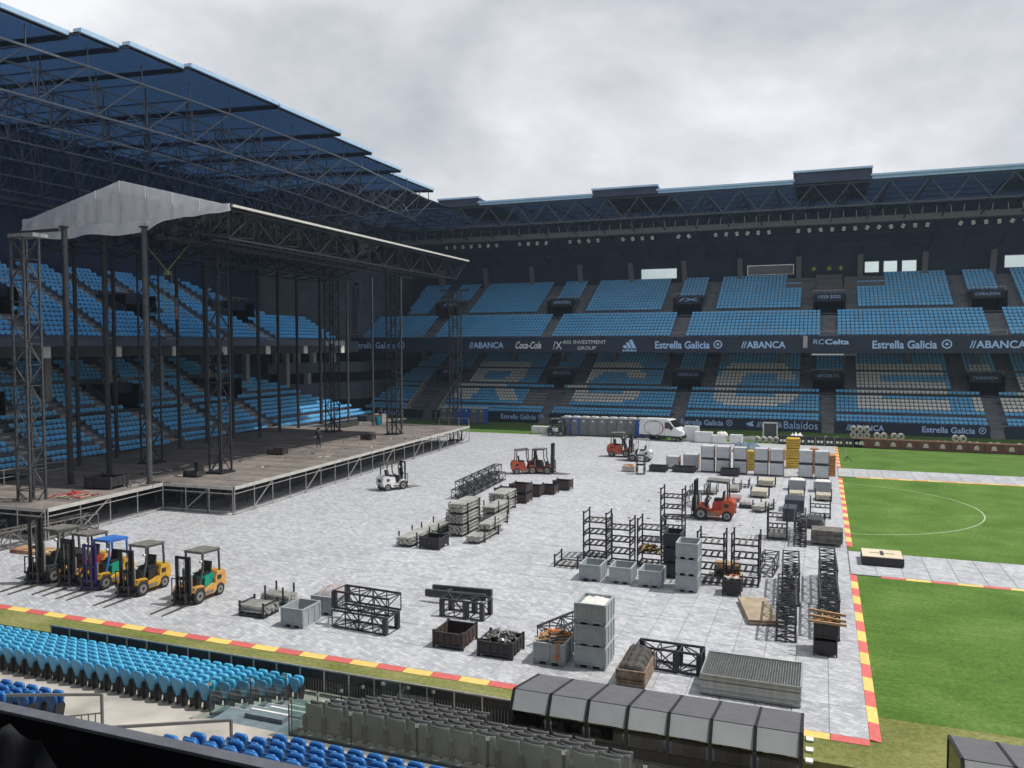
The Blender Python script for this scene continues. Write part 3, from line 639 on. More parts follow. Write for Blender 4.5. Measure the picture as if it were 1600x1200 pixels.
for i in range(1,9):
    for j in range(0,19,1):
        x = -36-DX*i; y = -17.4+DY*j
        und.bar((x,y,.02),(x,y,DZ-.1),.06,m_steelg)
        if i < 5: und.bar((x,y,.25),(x,y+DY,.25),.05,m_steelg); und.bar((x,y,1.3),(x+DX,y,1.3),.05,m_steelg)
        if i < 4 and j%2: und.bar((x,y,.25),(x+DX,y,DZ-.2),.05,m_steelg)
for i in range(4):
    for j in range(4): und.bar((-43.6-DX*i,-19.5-2*j,.02),(-43.6-DX*i,-19.5-2*j,DZ-.1),.06,m_steelg)
und.build('understructure', stage, kind='stuff')
# railing at the left wing and raised guard at the right end
gr = MB()
for k in range(4): gr.tube((-50.6+.1*k,-24+2.3*k,DZ),(-50.6+.1*k,-24+2.3*k,DZ+1.1),.03,m_post,6)
gr.bar((-50.6,-24,DZ+1.05),(-50.3,-17.1,DZ+1.05),.05,m_post); gr.bar((-50.6,-24,DZ+.55),(-50.3,-17.1,DZ+.55),.04,m_post)
gr.build('guard_rail', stage)
gr = MB()
for k in range(4): gr.tube((-36-1.2*k,23.9,DZ),(-36-1.2*k,23.9,DZ+.9),.03,m_post,6)
gr.bar((-36,23.9,DZ+.85),(-39.6,23.9,DZ+.85),.05,m_post); gr.build('guard_rail', stage)
stage.rotation_euler = (0,0,.042)
# dark tarp floor between the deck and the end stand
b = MB(); n_ = 12
m_tarp = mat('dark_tarp', (.05,.05,.055), .75, var=.4, sc=.6, bump=.3)
pts = [[(-56.8-.0-1.9*i/3, -30+5*j, DZ-.35*i/3+.12*math.sin(i*2+j*1.7)) for j in range(14)] for i in range(4)]
vs = [p for r in pts for p in r]; b.add(vs, [(i*14+j,i*14+j+1,(i+1)*14+j+1,(i+1)*14+j) for i in range(3) for j in range(13)], m_tarp)
tag(b.build('tarpaulin', smooth=True), 'dark tarpaulin strip hanging between the stage deck and blue seats', 'tarpaulin')

def lattice(b, c0, c1, half, bay, rc, rb, m, faces=4):
    """box lattice between c0 and c1 (axis), returns chords as lines"""
    c0 = Vector(c0); c1 = Vector(c1); d = c1-c0; L = d.length; d.normalize()
    a = Vector((0,0,1)) if abs(d.z) < .9 else Vector((0,1,0)); u = d.cross(a).normalized(); v = u.cross(d).normalized()
    hu, hv = (half if isinstance(half, tuple) else (half, half))
    C = [u*hu+v*hv, -u*hu+v*hv, -u*hu-v*hv, u*hu-v*hv]; n = max(1, round(L/bay)); st = L/n
    for i in range(n):
        for k in range(4):
            p, q = C[k], C[(k+1)%4]; A = c0+d*st*i; B = c0+d*st*(i+1)
            if (i+k)%2: b.bar(A+p, B+q, rb, m)
            else: b.bar(A+q, B+p, rb, m)
            b.bar(A+p, A+q, rb, m)
    for k in range(4): b.bar(c1+C[k], c1+C[(k+1)%4], rb, m)
    return [(c0+x, c1+x) for x in C]
def tower(x, y, z0, z1, label, cat='truss tower', half=.52, m=None, rc=.11, grp='lattice truss towers around the stage', xtra=None, name='truss_tower'):
    m = m or m_steel; t = thing(name, label, cat, (x,y,z0), group=grp); b = MB()
    for p, q in lattice(b, (x,y,z0), (x,y,z1), half, 1.25, 0, .05, m): c = MB(); c.bar(p, q, rc, m); c.build('chord', t)
    b.build('lattice', t, kind='stuff')
    c = MB(); c.box(x-half-.2,x+half+.2,y-half-.2,y+half+.2,z0,z0+.12,m); c.build('base_plate', t)
    return t
tower(-40.9,-12.9,DZ,18.6,'dark lattice truss tower standing on the stage near its front left')
tower(-49.2,-10.9,DZ,18.6,'thin dark lattice truss tower at the back left of the stage')
tower(-41.4,13.4,DZ,18.2,'dark lattice truss tower at the front right of the stage deck')
tower(-48.7,13.4,DZ,18.4,'dark lattice truss tower at the back right of the stage deck')
ta = tower(-44.2,-25.2,.05,17.2,'tall grey double lattice tower standing left of the stage wing', half=.50, m=mat('tower_steel',(.085,.087,.095),.45,.5,var=.3,sc=5), rc=.12)
b = MB(); b.box(-44.9,-42.9,-25.7,-24.7,17.2,17.42,m_galv); b.bar((-45.6,-25.2,17.55),(-41.4,-25.2,17.55),.16,m_steel); b.build('head_beam', ta)
tf = tower(-39.6,24.4,.05,17.0,'slim lattice tower beyond the right end of the stage', half=.5)
b = MB(); b.bar((-41.4,24.4,17.1),(-37.8,24.4,17.1),.25,m_steelg); b.build('head_beam', tf)
# outriggers, base trusses round the left tower
def trussobj(name, label, c0, c1, half, bay, rc, rb, m, cat='truss', grp=None, parent=None):
    t = parent or thing(name, label, cat, ((c0[0]+c1[0])/2,(c0[1]+c1[1])/2,0), group=grp); b = MB()
    for p, q in lattice(b, c0, c1, half, bay, rc, rb, m): c = MB(); c.bar(p, q, rc, m); c.build('chord', t)
    b.build('braces', t, kind='stuff'); return t
m_post2 = mat('weathered_tube', (.20,.19,.18), .5, .5, var=.3, sc=5)
trussobj('base_truss','weathered base truss running out along the floor towards the forklifts',(-41.9,-29.8,.55),(-41.2,-23.6,.55),(.4,.45),1.0,.07,.045,m_post2,grp='base trusses of the left tower')
trussobj('base_truss','dark base truss crossing behind the left tower foot',(-49,-26.6,.55),(-45.1,-26.2,.55),(.4,.45),1.0,.07,.045,m_steel,grp='base trusses of the left tower')
trussobj('base_truss','grey base truss leaving the picture left of the tower',(-46.2,-29.6,.5),(-45.0,-26.4,.5),(.35,.4),1.0,.07,.045,m_post2,grp='base trusses of the left tower')

# black columns (legs wrapped in black cloth) round the stage
def column(x, y, z0, z1, r, m, label):
    r *= .60; b = MB(); n = 14; rings = 12
    for j in range(rings+1):
        z = z0+(z1-z0)*j/rings
        for i in range(n):
            a = 2*math.pi*i/n; rr = r*(1+.10*math.sin(3*a+j*.4)+.06*R.uniform(-1,1)); b.v.append((x+rr*math.cos(a), y+rr*math.sin(a), z))
    mi = b.mi(m)
    for j in range(rings):
        for i in range(n): b.f.append((j*n+i,j*n+(i+1)%n,(j+1)*n+(i+1)%n,(j+1)*n+i)); b.m.append(mi)
    t = thing('stage_column', label, 'column', (x,y,z0), group='black columns holding the stage roof')
    b.build('cloth_wrap', t, smooth=True); q = MB(); q.box(x-r*1.3,x+r*1.3,y-r*1.3,y+r*1.3,z0-.0,z0+.08,m_steel); q.build('foot_plate', t)
    q = MB(); q.box(x-r*1.2,x+r*1.2,y-r*1.2,y+r*1.2,z1,z1+.1,m_steel); q.build('head_plate', t)
m_col = mat('column_cloth', (.028,.030,.036), .75, var=.35, sc=3)
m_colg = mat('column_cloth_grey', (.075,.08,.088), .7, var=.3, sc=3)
for i, (x, y, r, m, lab) in enumerate([
  (-46.9,-20.2,.30,m_col,'black column at the left wing of the stage, beside the dark crates'),
  (-53.2,-14.0,.24,m_col,'black column behind the left wing, just right of the first one'),
  (-47.3,-16.7,.30,m_col,'grey black column under the drooping corner of the roof canopy'),
  (-54.2,-9.5,.24,m_col,'black column right behind the one under the canopy droop'),
  (-42.1,-18.3,.29,m_colg,'grey lit column at the front left corner of the stage deck'),
  (-53.7,-3.1,.24,m_col,'black column at the stage back, right of the yellow hoist slings'),
  (-54.4,1.1,.24,m_col,'black column at the stage back, left of the front left truss tower'),
  (-54.6,5.0,.24,m_col,'black column at the stage back, just right of the front left truss tower'),
  (-52.7,6.6,.28,m_col,'thick black column at the stage back, left of centre'),
  (-54,11.5,.26,m_col,'black column at the stage back in front of the upper seats, fourth from the right tower'),
  (-54.5,15.5,.26,m_col,'black column at the stage back, third left of the right tower'),
  (-55.1,20.8,.30,m_col,'thick black column at the stage back, just left of the right tower'),
  (-53.4,23.9,.22,m_colg,'thin grey column just right of the right tower'),
  (-48.2,20.8,.20,m_colg,'thin grey column in front of the E of the leftmost fascia lettering'),
  (-43.8,19.4,.20,m_colg,'rightmost thin grey column at the front right of the stage')]):
    column(x, y, DZ-.05, 18.6, r, m, lab)

# stage roof
sroof = thing('stage_roof', 'black truss stage roof with pale grey gable canvas', 'stage roof', (-44.2, 0, 18.6), group=None)
m_can = mat('grey_canvas', (.84,.86,.90), .65, var=.06, sc=3, bump=.12, trans=.2)
m_skin = mat('roof_skin', (.13,.135,.15), .6, var=.2, sc=.8)
XB, XR, XF, Y0, Y1 = -53.2, -44.2, -35.3, -18.0, 18.4
ZE, ZR = 19.55, 21.75
for (xa, za, xb, zb) in ((XB,ZE,XR,ZR),(XR,ZR,XF,ZE+.1)):
    b = MB(); nx, ny = 6, 18
    vs = [(xa+(xb-xa)*i/nx, Y0+(Y1-Y0)*j/ny, za+(zb-za)*i/nx+.015*math.sin(j*2.1+i)) for i in range(nx+1) for j in range(ny+1)]
    b.add(vs, [(i*(ny+1)+j,(i+1)*(ny+1)+j,(i+1)*(ny+1)+j+1,i*(ny+1)+j+1) for i in range(nx) for j in range(ny)], m_skin)
    b.build('roof_skin', sroof, smooth=True)
b = MB(); b.bar((XF+.05,Y0,ZE+.12),(XF+.05,Y1,ZE+.12),.14,mat('pale_edge',(.62,.60,.56),.5)); b.build('eave_tube', sroof)
# gable canvas: draped sheet, front face with folds
b = MB(); nx, nz = 64, 12
def gz(x): return ZE+(ZR-ZE)*(1-abs(x-XR)/9.0)
vs = []
for i in range(nx+1):
    x = XB+(XF-XB)*i/nx; zt = max(gz(x), ZE+.16)+.08
    zb_ = 18.95 if x < -41.0 else 19.0+.32*(x+41)/5.7
    zb_ += .02*math.sin(i*.9)
    for j in range(nz+1):
        t = j/nz; y = Y0-.12-(.05*math.sin(i*1.7+2*t)+.03*math.sin(i*.75+1+7*t)+(.07 if i%8==3 else 0)+.04*R.random())*min(1,3*t*(1.15-t))
        vs.append((x, y, zt+(zb_-zt)*t))
b.add(vs, [(i*(nz+1)+j,i*(nz+1)+j+1,(i+1)*(nz+1)+j+1,(i+1)*(nz+1)+j) for i in range(nx) for j in range(nz)], m_can)
b.build('gable_canvas', sroof, smooth=True)
b = MB(); vs = []   # lower valance on the left half
for i in range(33):
    x = XB-.05+(-40.0-XB)*i/32; zt = 18.96; h = .75*(1 if i < 27 else max(.05,(32-i)/5)); 
    for j in range(4): t = j/3; vs.append((x, Y0-.22-.12*math.sin(i*.8+t*2), zt+.1-h*t+.10*math.sin(i*.5)*t))
b.add(vs, [(i*4+j,i*4+j+1,(i+1)*4+j+1,(i+1)*4+j) for i in range(32) for j in range(3)], m_can); b.build('canvas_valance', sroof, smooth=True)
for x in (-50.6,-48.4,-46.3,-44.2,-42.0,-39.8,-37.6,-35.4):
    b = MB(); zt = max(gz(x), ZE+.16)+.06; b.bar((x,Y0-.24,zt),(x,Y0-.26,18.85 if x < -41 else 19.0+.32*(x+41)/5.7),.05,mat('canvas_seam',(.55,.56,.58),.7)); b.build('seam_strap', sroof)
m_steelg_ = m_steelg; m_steelg = mat('roof_truss_dark', (.034,.036,.044), .5, .4, var=.3, sc=5)
lt = MB()
def chordbar(p, q, w=.12, nm='chord'): b = MB(); b.bar(p, q, w, m_steelg); b.build(nm, sroof)
for X, z in ((XF-.3,ZE-.1),(XF-.3,ZE-1.9),(XF-1.6,ZE-1.9),(-41,18.9),(-48,18.9),(XB+.4,ZE-.1),(XB+.4,ZE-1.7),(XR,ZR-.15),(XR,ZR-1.9)): chordbar((X,Y0,z),(X,Y1-(.0 if z > 18.6 else 2.4),z))
for j in range(15):
    y = Y0+(Y1-2.4-Y0)*j/14; y2 = Y0+(Y1-2.4-Y0)*(j+1)/14
    for s in (-1, 1):
        xe = XF-.3 if s > 0 else XB+.4
        for k in range(6):
            xa = XR+(xe-XR)*k/6; xb = XR+(xe-XR)*(k+1)/6; za = ZR-.15+(ZE-ZR)*k/6; zb = ZR-.15+(ZE-ZR)*(k+1)/6; wa, wb = max(17.9, za-1.9), max(17.9, zb-1.9)
            lt.bar((xa,y,za),(xb,y,zb),.09,m_steelg); lt.bar((xa,y,wa),(xb,y,wb),.09,m_steelg); lt.bar((xa,y,wa),(xb,y,zb) ,.06,m_steelg); lt.bar((xa,y,za),(xa,y,wa),.06,m_steelg)
            if j%2 == 0 and j < 14: lt.bar((xa,y,za),(xb,y2,zb),.05,m_steelg); lt.bar((xa,y,wa),(xb,y2,wb),.05,m_steelg)
    if j < 14:
        for X in (XF-.3, -41, -48, XB+.4):
            zt = ZE-.1 if X in (XF-.3, XB+.4) else gz(X)-.2; zl = ZE-1.9 if X == XF-.3 else 18.2
            lt.bar((X,y,zt if j%2 else zl),(X,y2,zl if j%2 else zt),.07,m_steelg); lt.bar((X,y,zl),(X,y,zt),.05,m_steelg)
        lt.bar((XF-.3,y,ZE-.1 if j%2 else ZE-1.9),(XF-1.6,y2,ZE-1.9),.06,m_steelg)
lt.bar((XF-.3,Y1-2.4,ZE-1.9),(XF-.3,Y1,ZE-.1),.10,m_steelg); lt.bar((XF-1.6,Y1-2.4,ZE-1.9),(XF-.3,Y1,ZE-.1),.08,m_steelg)
lt.build('lattice', sroof, kind='stuff')
m_steelg = m_steelg_
# perimeter frame standing on the towers
b = MB()
for X in (-41.2,-49): b.box(X-.4,X+.4,-17.6,17.6,17.95,18.12,m_steel)
b.build('grid_beam', sroof)
# yellow sling hoist and red banner
m_sling = mat('yellow_sling', (.22,.27,.09), .6)
h = thing('hoist_sling', 'yellow chain slings hanging in a V below the stage roof', 'sling', (-43.6,-14.5,15.6))
b = MB()
b.bar((-44.6,-16,18.2),(-43.2,-15.2,16.1),.05,m_sling); b.bar((-41.9,-13.9,18.5),(-43.2,-15.2,16.1),.05,m_sling); b.bar((-43.4,-15.3,16.1),(-43.4,-15.3,13.2),.035,m_sling); b.bar((-43.0,-15.0,16.1),(-43.0,-15.0,13.2),.035,m_sling); b.build('chain', h)
b = MB(); b.box(-43.32,-43.08,-15.25,-15.02,15.85,16.1,m_sling); b.build('hook_block', h)
bn = thing('hanging_banner', 'narrow red and white vertical banner before the upper blue seats', 'banner', (-52.5,-4.5,13.4))
b = MB(); b.box(-52.6,-52.3,-4.55,-4.5,13.2,14.3,mat('banner_red',(.45,.07,.06),.6,c2=(.6,.5,.45),sc=6,var=.2)); b.box(-52.6,-52.3,-4.56,-4.51,14.3,15.0,mat('banner_white',(.5,.5,.5),.6,c2=(.05,.06,.2),sc=9)); b.build('cloth', bn); b = MB(); b.bar((-52.45,-4.5,15),(-52.45,-4.5,18.8),.03,m_steel); b.build('cord', bn)

# ---------------------------------------------------------------- main stand (near side, below and around the camera)
near = thing('grandstand', 'near main stand with pale concrete terraces below the camera', 'grandstand', (0, -44, 0))
m_cl = mat('pale_concrete', (.56,.53,.48), .85, c2=(.30,.28,.25), sc=.42, bump=.12, detail=3)
b = MB(); b.box(-46,40,-38.2,-37.35,-.6,-.45,m_cl); b.build('walk_strip', near)
for k in range(6):
    y = -38.0-.82*k; z = -.5+.29*k; b = MB(); b.box(-46,40,y-.62,y+.198,z-.5,z,m_cl); b.build('terrace_step', near)
b = MB(); b.box(-46,40,-44.55,-42.72,.4,1.0,m_cl); b.build('terrace', near)
for k in range(24):
    y = -44.55-.8*k; z = 1.30+.31*k
    if y < -53.6: break
    b = MB(); b.box(-46,40,y-.8,y-.001,z-.7,z,m_cl); b.build('terrace_step', near)
# parapet of the upper tier right in front of the camera, cloth and dark balcony
m_par = mat('parapet_dark', (.030,.032,.040), .75, var=.25, sc=1.5); m_cap = mat('parapet_cap', (.62,.62,.68), .6, var=.2, sc=3)
b = MB(); b.box(-60,40,-54.41,-54.31,3.2,7.47,m_par); b.build('parapet', near)
b = MB(); b.box(-60,40,-54.43,-54.30,7.47,7.50,m_cap); b.build('parapet_cap', near)
b = MB(); b.box(-60,40,-60.5,-54.75,6.2,6.35,m_par); b.box(-60,40,-72,-60.5,6.5,8.7,m_par); b.build('upper_floor', near)
b = MB(); b.box(-62,42,-80,-49.2,25.5,25.9,m_soffit); b.box(-62,42,-80,-79.7,0,25.5,m_soffit); b.build('roof', near)
# black cloth bunched on the balcony floor
b = MB(); nx, ny = 40, 12; vs = []
for i in range(nx+1):
    for j in range(ny+1):
        x = -7.6+5.0*i/nx; y = -54.75-.9*j/ny; vs.append((x, y, 7.50-.12*max(0,i-8)*.4-.05*i*.4-.02*j+.10*math.sin(i*.7+j*.5)+.06*math.sin(i*1.9-j)))
b.add(vs, [(i*(ny+1)+j,(i+1)*(ny+1)+j,(i+1)*(ny+1)+j+1,i*(ny+1)+j+1) for i in range(nx) for j in range(ny)], mat('black_tarp',(.035,.035,.04),.5,var=.3,sc=4))
tag(b.build('black_cloth', smooth=True), 'crumpled black cloth lying behind the dark parapet', 'cloth')

# fence between the pitch verge and the first row
fence = thing('pitch_fence', 'long low dark fence with grey posts between grass verge and seats', 'fence', (-18,-37.55,-.4))
pm = MB(); pm.box(-.022,.022,-.03,.03,0,.78,mat('fence_post',(.55,.55,.53),.5,.2)); pme = pm.mesh('fence_post')
bm_ = MB(); bm_.box(-.011,.011,-.011,.011,0,.42,mat('baluster_grey',(.22,.22,.22),.5,.2)); bme = bm_.mesh('baluster')
x = -27.9; i = 0
while x < -8.5:
    inst('fence_post', pme, fence, (x+18, 0, 0))
    if i < 21:
        b = MB(); b.box(x+.03,x+.90,-37.545,-37.525,.0-.05,.345,m_blackp); b.build('board', fence)
        for k in range(1, 9): inst('baluster', bme, fence, (x+18+.103*k, -.02, .03))
    x += .933; i += 1
b = MB(); b.box(-27.92,-8.3,-37.58,-37.52,.355,.40,m_galv); b.build('top_rail', fence)
b = MB(); b.box(-27.92,-8.3,-37.51,-37.49,-.38,.36,mat('fence_back',(.03,.032,.03),.7)); b.build('backing_sheet', fence)

# ---- seats of the near stand: one thing each
def shell(pts_fn, nu, nv, th, m, b):
    """double sided curved shell; pts_fn(u,v)->Vector, thickness along y"""
    F = [[pts_fn(i/nu, j/nv) for j in range(nv+1)] for i in range(nu+1)]; n = (nu+1)*(nv+1)
    vs = [p for r in F for p in r]+[(p[0],p[1]+th,p[2]) for r in F for p in r]; W_ = nv+1
    fs = [(i*W_+j,(i+1)*W_+j,(i+1)*W_+j+1,i*W_+j+1) for i in range(nu) for j in range(nv)]
    fs += [(n+i*W_+j,n+i*W_+j+1,n+(i+1)*W_+j+1,n+(i+1)*W_+j) for i in range(nu) for j in range(nv)]
    for i in range(nu): fs += [(i*W_,n+i*W_,n+(i+1)*W_,(i+1)*W_),(i*W_+nv,(i+1)*W_+nv,n+(i+1)*W_+nv,n+i*W_+nv)]
    for j in range(nv): fs += [(j,j+1,n+j+1,n+j),(nu*W_+j,n+nu*W_+j,n+nu*W_+j+1,nu*W_+j+1)]
    b.add(vs, fs, m)
def seat_proto(name, m, mp_, label, w=.43, square=False):
    t = thing(name, label, 'seat', (0,0,0))
    def back(u, v):
        a = 2*u-1; z = (.26+.52*v) if not square else .04+.76*v; hw = w/2*((.46+.54*min(1,v*1.7)) if not square else .97); 
        if not square and v > .72: q = (v-.72)/.28; hw *= math.sqrt(max(.0,1-.55*q*q)); z = .26+.52*(.72+.28*q*(1-.16*a*a))
        if square and v > .85: hw *= 1-.04*(v-.85)/.15
        return (a*hw, -.02+.06*(1-a*a)*-1+.07*(v)*-1, z)
    b = MB(); shell(back, 8, 8, .025, m, b); b.build('backrest', t, smooth=True)
    def pan(u, v):
        a = 2*u-1; z = .34+.41*v; hw = w/2*.94*(.72+.28*min(1,v*1.8))
        if not square and v > .7: q = (v-.7)/.3; hw *= math.sqrt(max(.0,1-.55*q*q)); z = .34+.41*(.7+.3*q*(1-.14*a*a))
        return (a*hw, .10+.05*v-.03*(1-a*a), z)
    b = MB(); shell(pan, 8, 6, .05, mp_, b); b.build('seat_pan', t, smooth=True)
    for s in (-1, 1): b = MB(); b.prism([(-.12,.46),(.12,.50),(.16,.40),(.06,.0),(-.10,.0),(-.16,.28)], s*w/2-.03+s*.012, s*w/2+.025+s*.012, m_blackp, 'x'); b.build('side_bracket', t)
    b = MB(); b.box(-.03,.03,-.06,.06,-.0,.34,m_blackp); b.build('foot', t)
    return t
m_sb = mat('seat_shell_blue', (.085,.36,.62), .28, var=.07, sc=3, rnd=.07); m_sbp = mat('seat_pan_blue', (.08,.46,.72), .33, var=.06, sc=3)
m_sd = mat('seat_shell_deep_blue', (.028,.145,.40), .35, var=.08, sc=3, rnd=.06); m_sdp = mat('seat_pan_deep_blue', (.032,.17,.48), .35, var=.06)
m_sg = mat('seat_shell_charcoal', (.13,.135,.14), .5, var=.12, sc=3, rnd=.08); m_sgp = mat('seat_pan_charcoal', (.085,.088,.092), .5)
pb = seat_proto('folding_seat', m_sb, m_sbp, ''); first = True
def put(proto, x, y, z, lab, grp):
    global first
    if not proto.get('used'): o = proto; o.location = (x,y,z); proto['used'] = 1
    else: o = dup(proto, (x,y,z))
    o['label'] = lab; o['group'] = grp; return o
NTH = ['front','second','third','fourth','fifth','last']
for k in range(6):
    xs = []; x = -16.5
    while x > -31.6:
        if vis(x, -38.1-.82*k)[0]: xs.append(x)
        x -= .47
    for i, x in enumerate(xs[:31]):
        put(pb, x, -38.1-.82*k, -.5+.29*k, (f'bright blue folding seat at the stair end of the {NTH[k]} row behind the fence' if i == 0 else f'bright blue folding seat, {ordn(i+1)} from the stair in the {NTH[k]} row behind the fence'), 'bright blue seats behind the pitch fence')
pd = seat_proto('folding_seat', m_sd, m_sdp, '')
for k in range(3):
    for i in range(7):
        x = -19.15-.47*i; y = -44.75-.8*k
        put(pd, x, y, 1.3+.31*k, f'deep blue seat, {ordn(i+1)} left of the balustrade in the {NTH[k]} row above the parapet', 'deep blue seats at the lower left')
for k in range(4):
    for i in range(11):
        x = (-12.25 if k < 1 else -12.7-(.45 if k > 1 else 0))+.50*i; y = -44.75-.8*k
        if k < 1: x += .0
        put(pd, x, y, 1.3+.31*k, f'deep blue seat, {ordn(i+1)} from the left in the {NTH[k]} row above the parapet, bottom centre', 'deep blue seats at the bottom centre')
pg = seat_proto('folding_seat', m_sg, m_sgp, '', w=.53, square=True)
for k in range(1, 6):
    x = -12.6-.05*k; i = 0
    while x < (-9.6 if k < 3 else -6.0 if k < 4 else -4.6):
        put(pg, x, -38.2-.82*k, -.5+.29*k, f'charcoal padded seat, {ordn(i+1)} from the left in the {NTH[k-1]} row of the glass enclosed block', 'charcoal seats inside the glass screens'); x += .6; i += 1
# bluish stair treads with pale stripes between the blocks
m_tread = mat('blue_grey_tread', (.15,.20,.225), .7, var=.2, sc=3); m_white = mat('white_paint', (.78,.77,.74), .6, var=.08)
for k in range(6):
    y = -38.0-.82*k; z = -.5+.29*k
    b = MB(); b.box(-16.1,-13.4,y-.615,y+.19,z+.004,z+.02,m_tread); b.box(-16.1,-13.4,y+.20,y+.215,z-.28,z+.022,m_white)
    b.build('stair_tread', near); b = MB(); b.box(-15.1,-13.9,y-.20,y+.12,z+.02,z+.15,m_tread); b.box(-15.1,-13.9,y+.06,y+.13,z+.151,z+.16,m_white); b.build('half_step', near)
# glass balustrades
m_gl = glassy('clear_glass', (.84,.91,.89), .07, .6); m_clamp = mat('clamp_steel', (.55,.54,.52), .35, .6)
def glassrun(label, p0, p1, h, n, posts=True):
    t = thing('glass_screen', label, 'glass screen', p0, group='glass screens around the charcoal seats'); p0 = Vector(p0); p1 = Vector(p1)
    for i in range(n):
        a = p0+(p1-p0)*(i+.02)/n; c = p0+(p1-p0)*(i+.98)/n; u = (c-a); nrm = Vector((-u.y,u.x,0)).normalized()*.008
        b = MB(); Z = Vector((0,0,h)); v = [a-nrm,a+nrm,c+nrm,c-nrm]; b.add(v+[q+Z for q in v], [(0,3,2,1),(4,5,6,7),(0,1,5,4),(1,2,6,5),(2,3,7,6),(3,0,4,7)], m_gl); b.build('glass_pane', t)
    for i in range(n+1):
        a = p0+(p1-p0)*i/n; b = MB(); b.box(a.x-.012,a.x+.012,a.y-.012,a.y+.012,a.z,a.z+h*.97,m_steelg); b.box(a.x-.04,a.x+.04,a.y-.03,a.y+.03,a.z+h*.82,a.z+h*.90,m_clamp); b.build('clamp_post', t)
    b = MB(); b.bar(p0+Vector((0,0,.03)), p1+Vector((0,0,.03)), .06, m_steelg); b.build('base_rail', t); return t
glassrun('long clear glass screen behind the last row of charcoal seats', (-13.35,-42.75,1.0),(-.5,-42.75,1.0),1.0,7)
glassrun('stepping glass screen down the left side of the charcoal seats', (-13.3,-42.7,1.05),(-13.3,-38.1,-.35),1.0,4)
glassrun('glass screen beside the stair, next to the last blue seats', (-15.9,-42.7,1.08),(-15.9,-39.4,.0),1.0,2)
glassrun('short glass screen in front of the concrete kiosk wall', (-13.3,-38.0,-.4),(-11.6,-38.0,-.4),1.0,2)
def rail(label, pts, z, h, nb):
    t = thing('railing', label, 'railing', (pts[0][0],pts[0][1],z), group='grey railings on the terrace'); m = mat('rail_grey',(.17,.17,.175),.5,.4)
    for (a, c, ha, hc, n) in pts[1]:
        b = MB(); b.bar((*a,z+ha),(*c,z+hc),.06,m); b.build('hand_rail', t)
        for q, hq in ((a,ha),(c,hc)): b = MB(); b.bar((*q,z),(*q,z+hq),.06,m,.05); b.build('post', t)
        for i in range(1, n): tt = i/n; x = a[0]+(c[0]-a[0])*tt; y = a[1]+(c[1]-a[1])*tt; b = MB(); b.bar((x,y,z),(x,y,z+(ha+(hc-ha)*tt)*.52),.022,m); b.build('baluster', t)
        b = MB(); b.bar((*a,z+ha*.52),(*c,z+hc*.52),.03,m); b.build('lower_rail', t)
def rr(label, a, c, z, ha, hc, n):
    rail(label, (a, [(a, c, ha, hc, n)]), z, 1, n)
rr('grey railing beside the deep blue seats at lower left', (-17.75,-44.5), (-19.6,-46.6), 1.1, 1.0, 1.55, 18)
rr('grey railing ending in a post on the open terrace, bottom centre left', (-13.7,-44.5), (-15.9,-47.2), 1.1, 1.0, 1.6, 22)

# ---- dugouts
def dugout(x0, n, w, label):
    t = thing('dugout', label, 'dugout', (x0,-38.5,-.2), group='team dugouts on the touchline')
    m_roof = mat('dugout_roof', (.125,.125,.14), .6, var=.12, sc=3, rnd=.05); m_poly = mat('dugout_panel', (.42,.45,.465), .22, var=.06, sc=2, rnd=.04)
    for i in range(n):
        a = x0+w*i+.02; c = x0+w*(i+1)-.02
        b = MB(); b.prism([(-37.35,1.20),(-39.42,1.60),(-39.42,1.63),(-37.35,1.23)], a, c, m_roof, 'x')
        b.build('roof_panel', t)
        b = MB(); b.prism([(-39.45,1.60),(-39.72,1.16),(-39.74,1.18),(-39.47,1.63)], a, c, m_poly, 'x'); b.build('sloping_panel', t)
        b = MB(); b.box(a+.08,c-.08,-39.75,-39.73,.72,1.12,glassy('smoked_window',(.32,.29,.23),.04)); b.build('window', t)
        b = MB(); b.box(a,c,-39.74,-39.70,-.15,.70,m_blackp); b.build('back_panel', t)
        b = MB(); b.box(a+.2,c-.2,-39.3,-38.8,.25,.35,m_blackp); b.prism([(-39.3,.3),(-39.22,.3),(-39.3,.98),(-39.4,.98)], a+.3, c-.3, mat('dugout_seat',(.30,.24,.15),.6), 'x'); b.build('bench_seat', t)
    for i in range(n+1):
        x = x0+w*i; b = MB(); b.bar((x,-37.4,1.22),(x,-39.45,1.62),.07,m_blackp); b.bar((x,-39.45,1.63),(x,-39.74,1.18),.08,m_blackp); b.bar((x,-39.74,1.18),(x,-39.74,-.2),.09,m_blackp); b.bar((x,-37.4,1.2),(x,-37.4,0),.06,m_blackp); b.build('frame_rib', t)
    b = MB(); b.box(x0,x0+w*n,-39.9,-37.3,-.2,-.12,m_steelg); b.build('floor_plate', t)
    for xx in (x0, x0+w*n): b = MB(); b.prism([(-37.4,.1),(-37.4,1.18),(-39.42,1.58),(-39.72,1.14),(-39.72,.1)], xx-.01, xx+.01, glassy('smoked_side',(.16,.16,.16),.03), 'x'); b.build('side_panel', t)
dugout(-8.42, 7, 1.05, 'long team dugout of seven bays with grey roof at bottom centre')
dugout(2.35, 7, 1.05, 'second team dugout, only its roof corner showing at lower right')
for k in range(5):
    b = MB(); b.box(-.99,-.80,-36.35-.62*k,-36.12-.62*k,.01,.06,m_white); tag(b.build('white_marker'), f'small white marker block, {ordn(k+1)} from the yellow ramp beside the dugout', 'marker', 'white marker blocks beside the dugout')
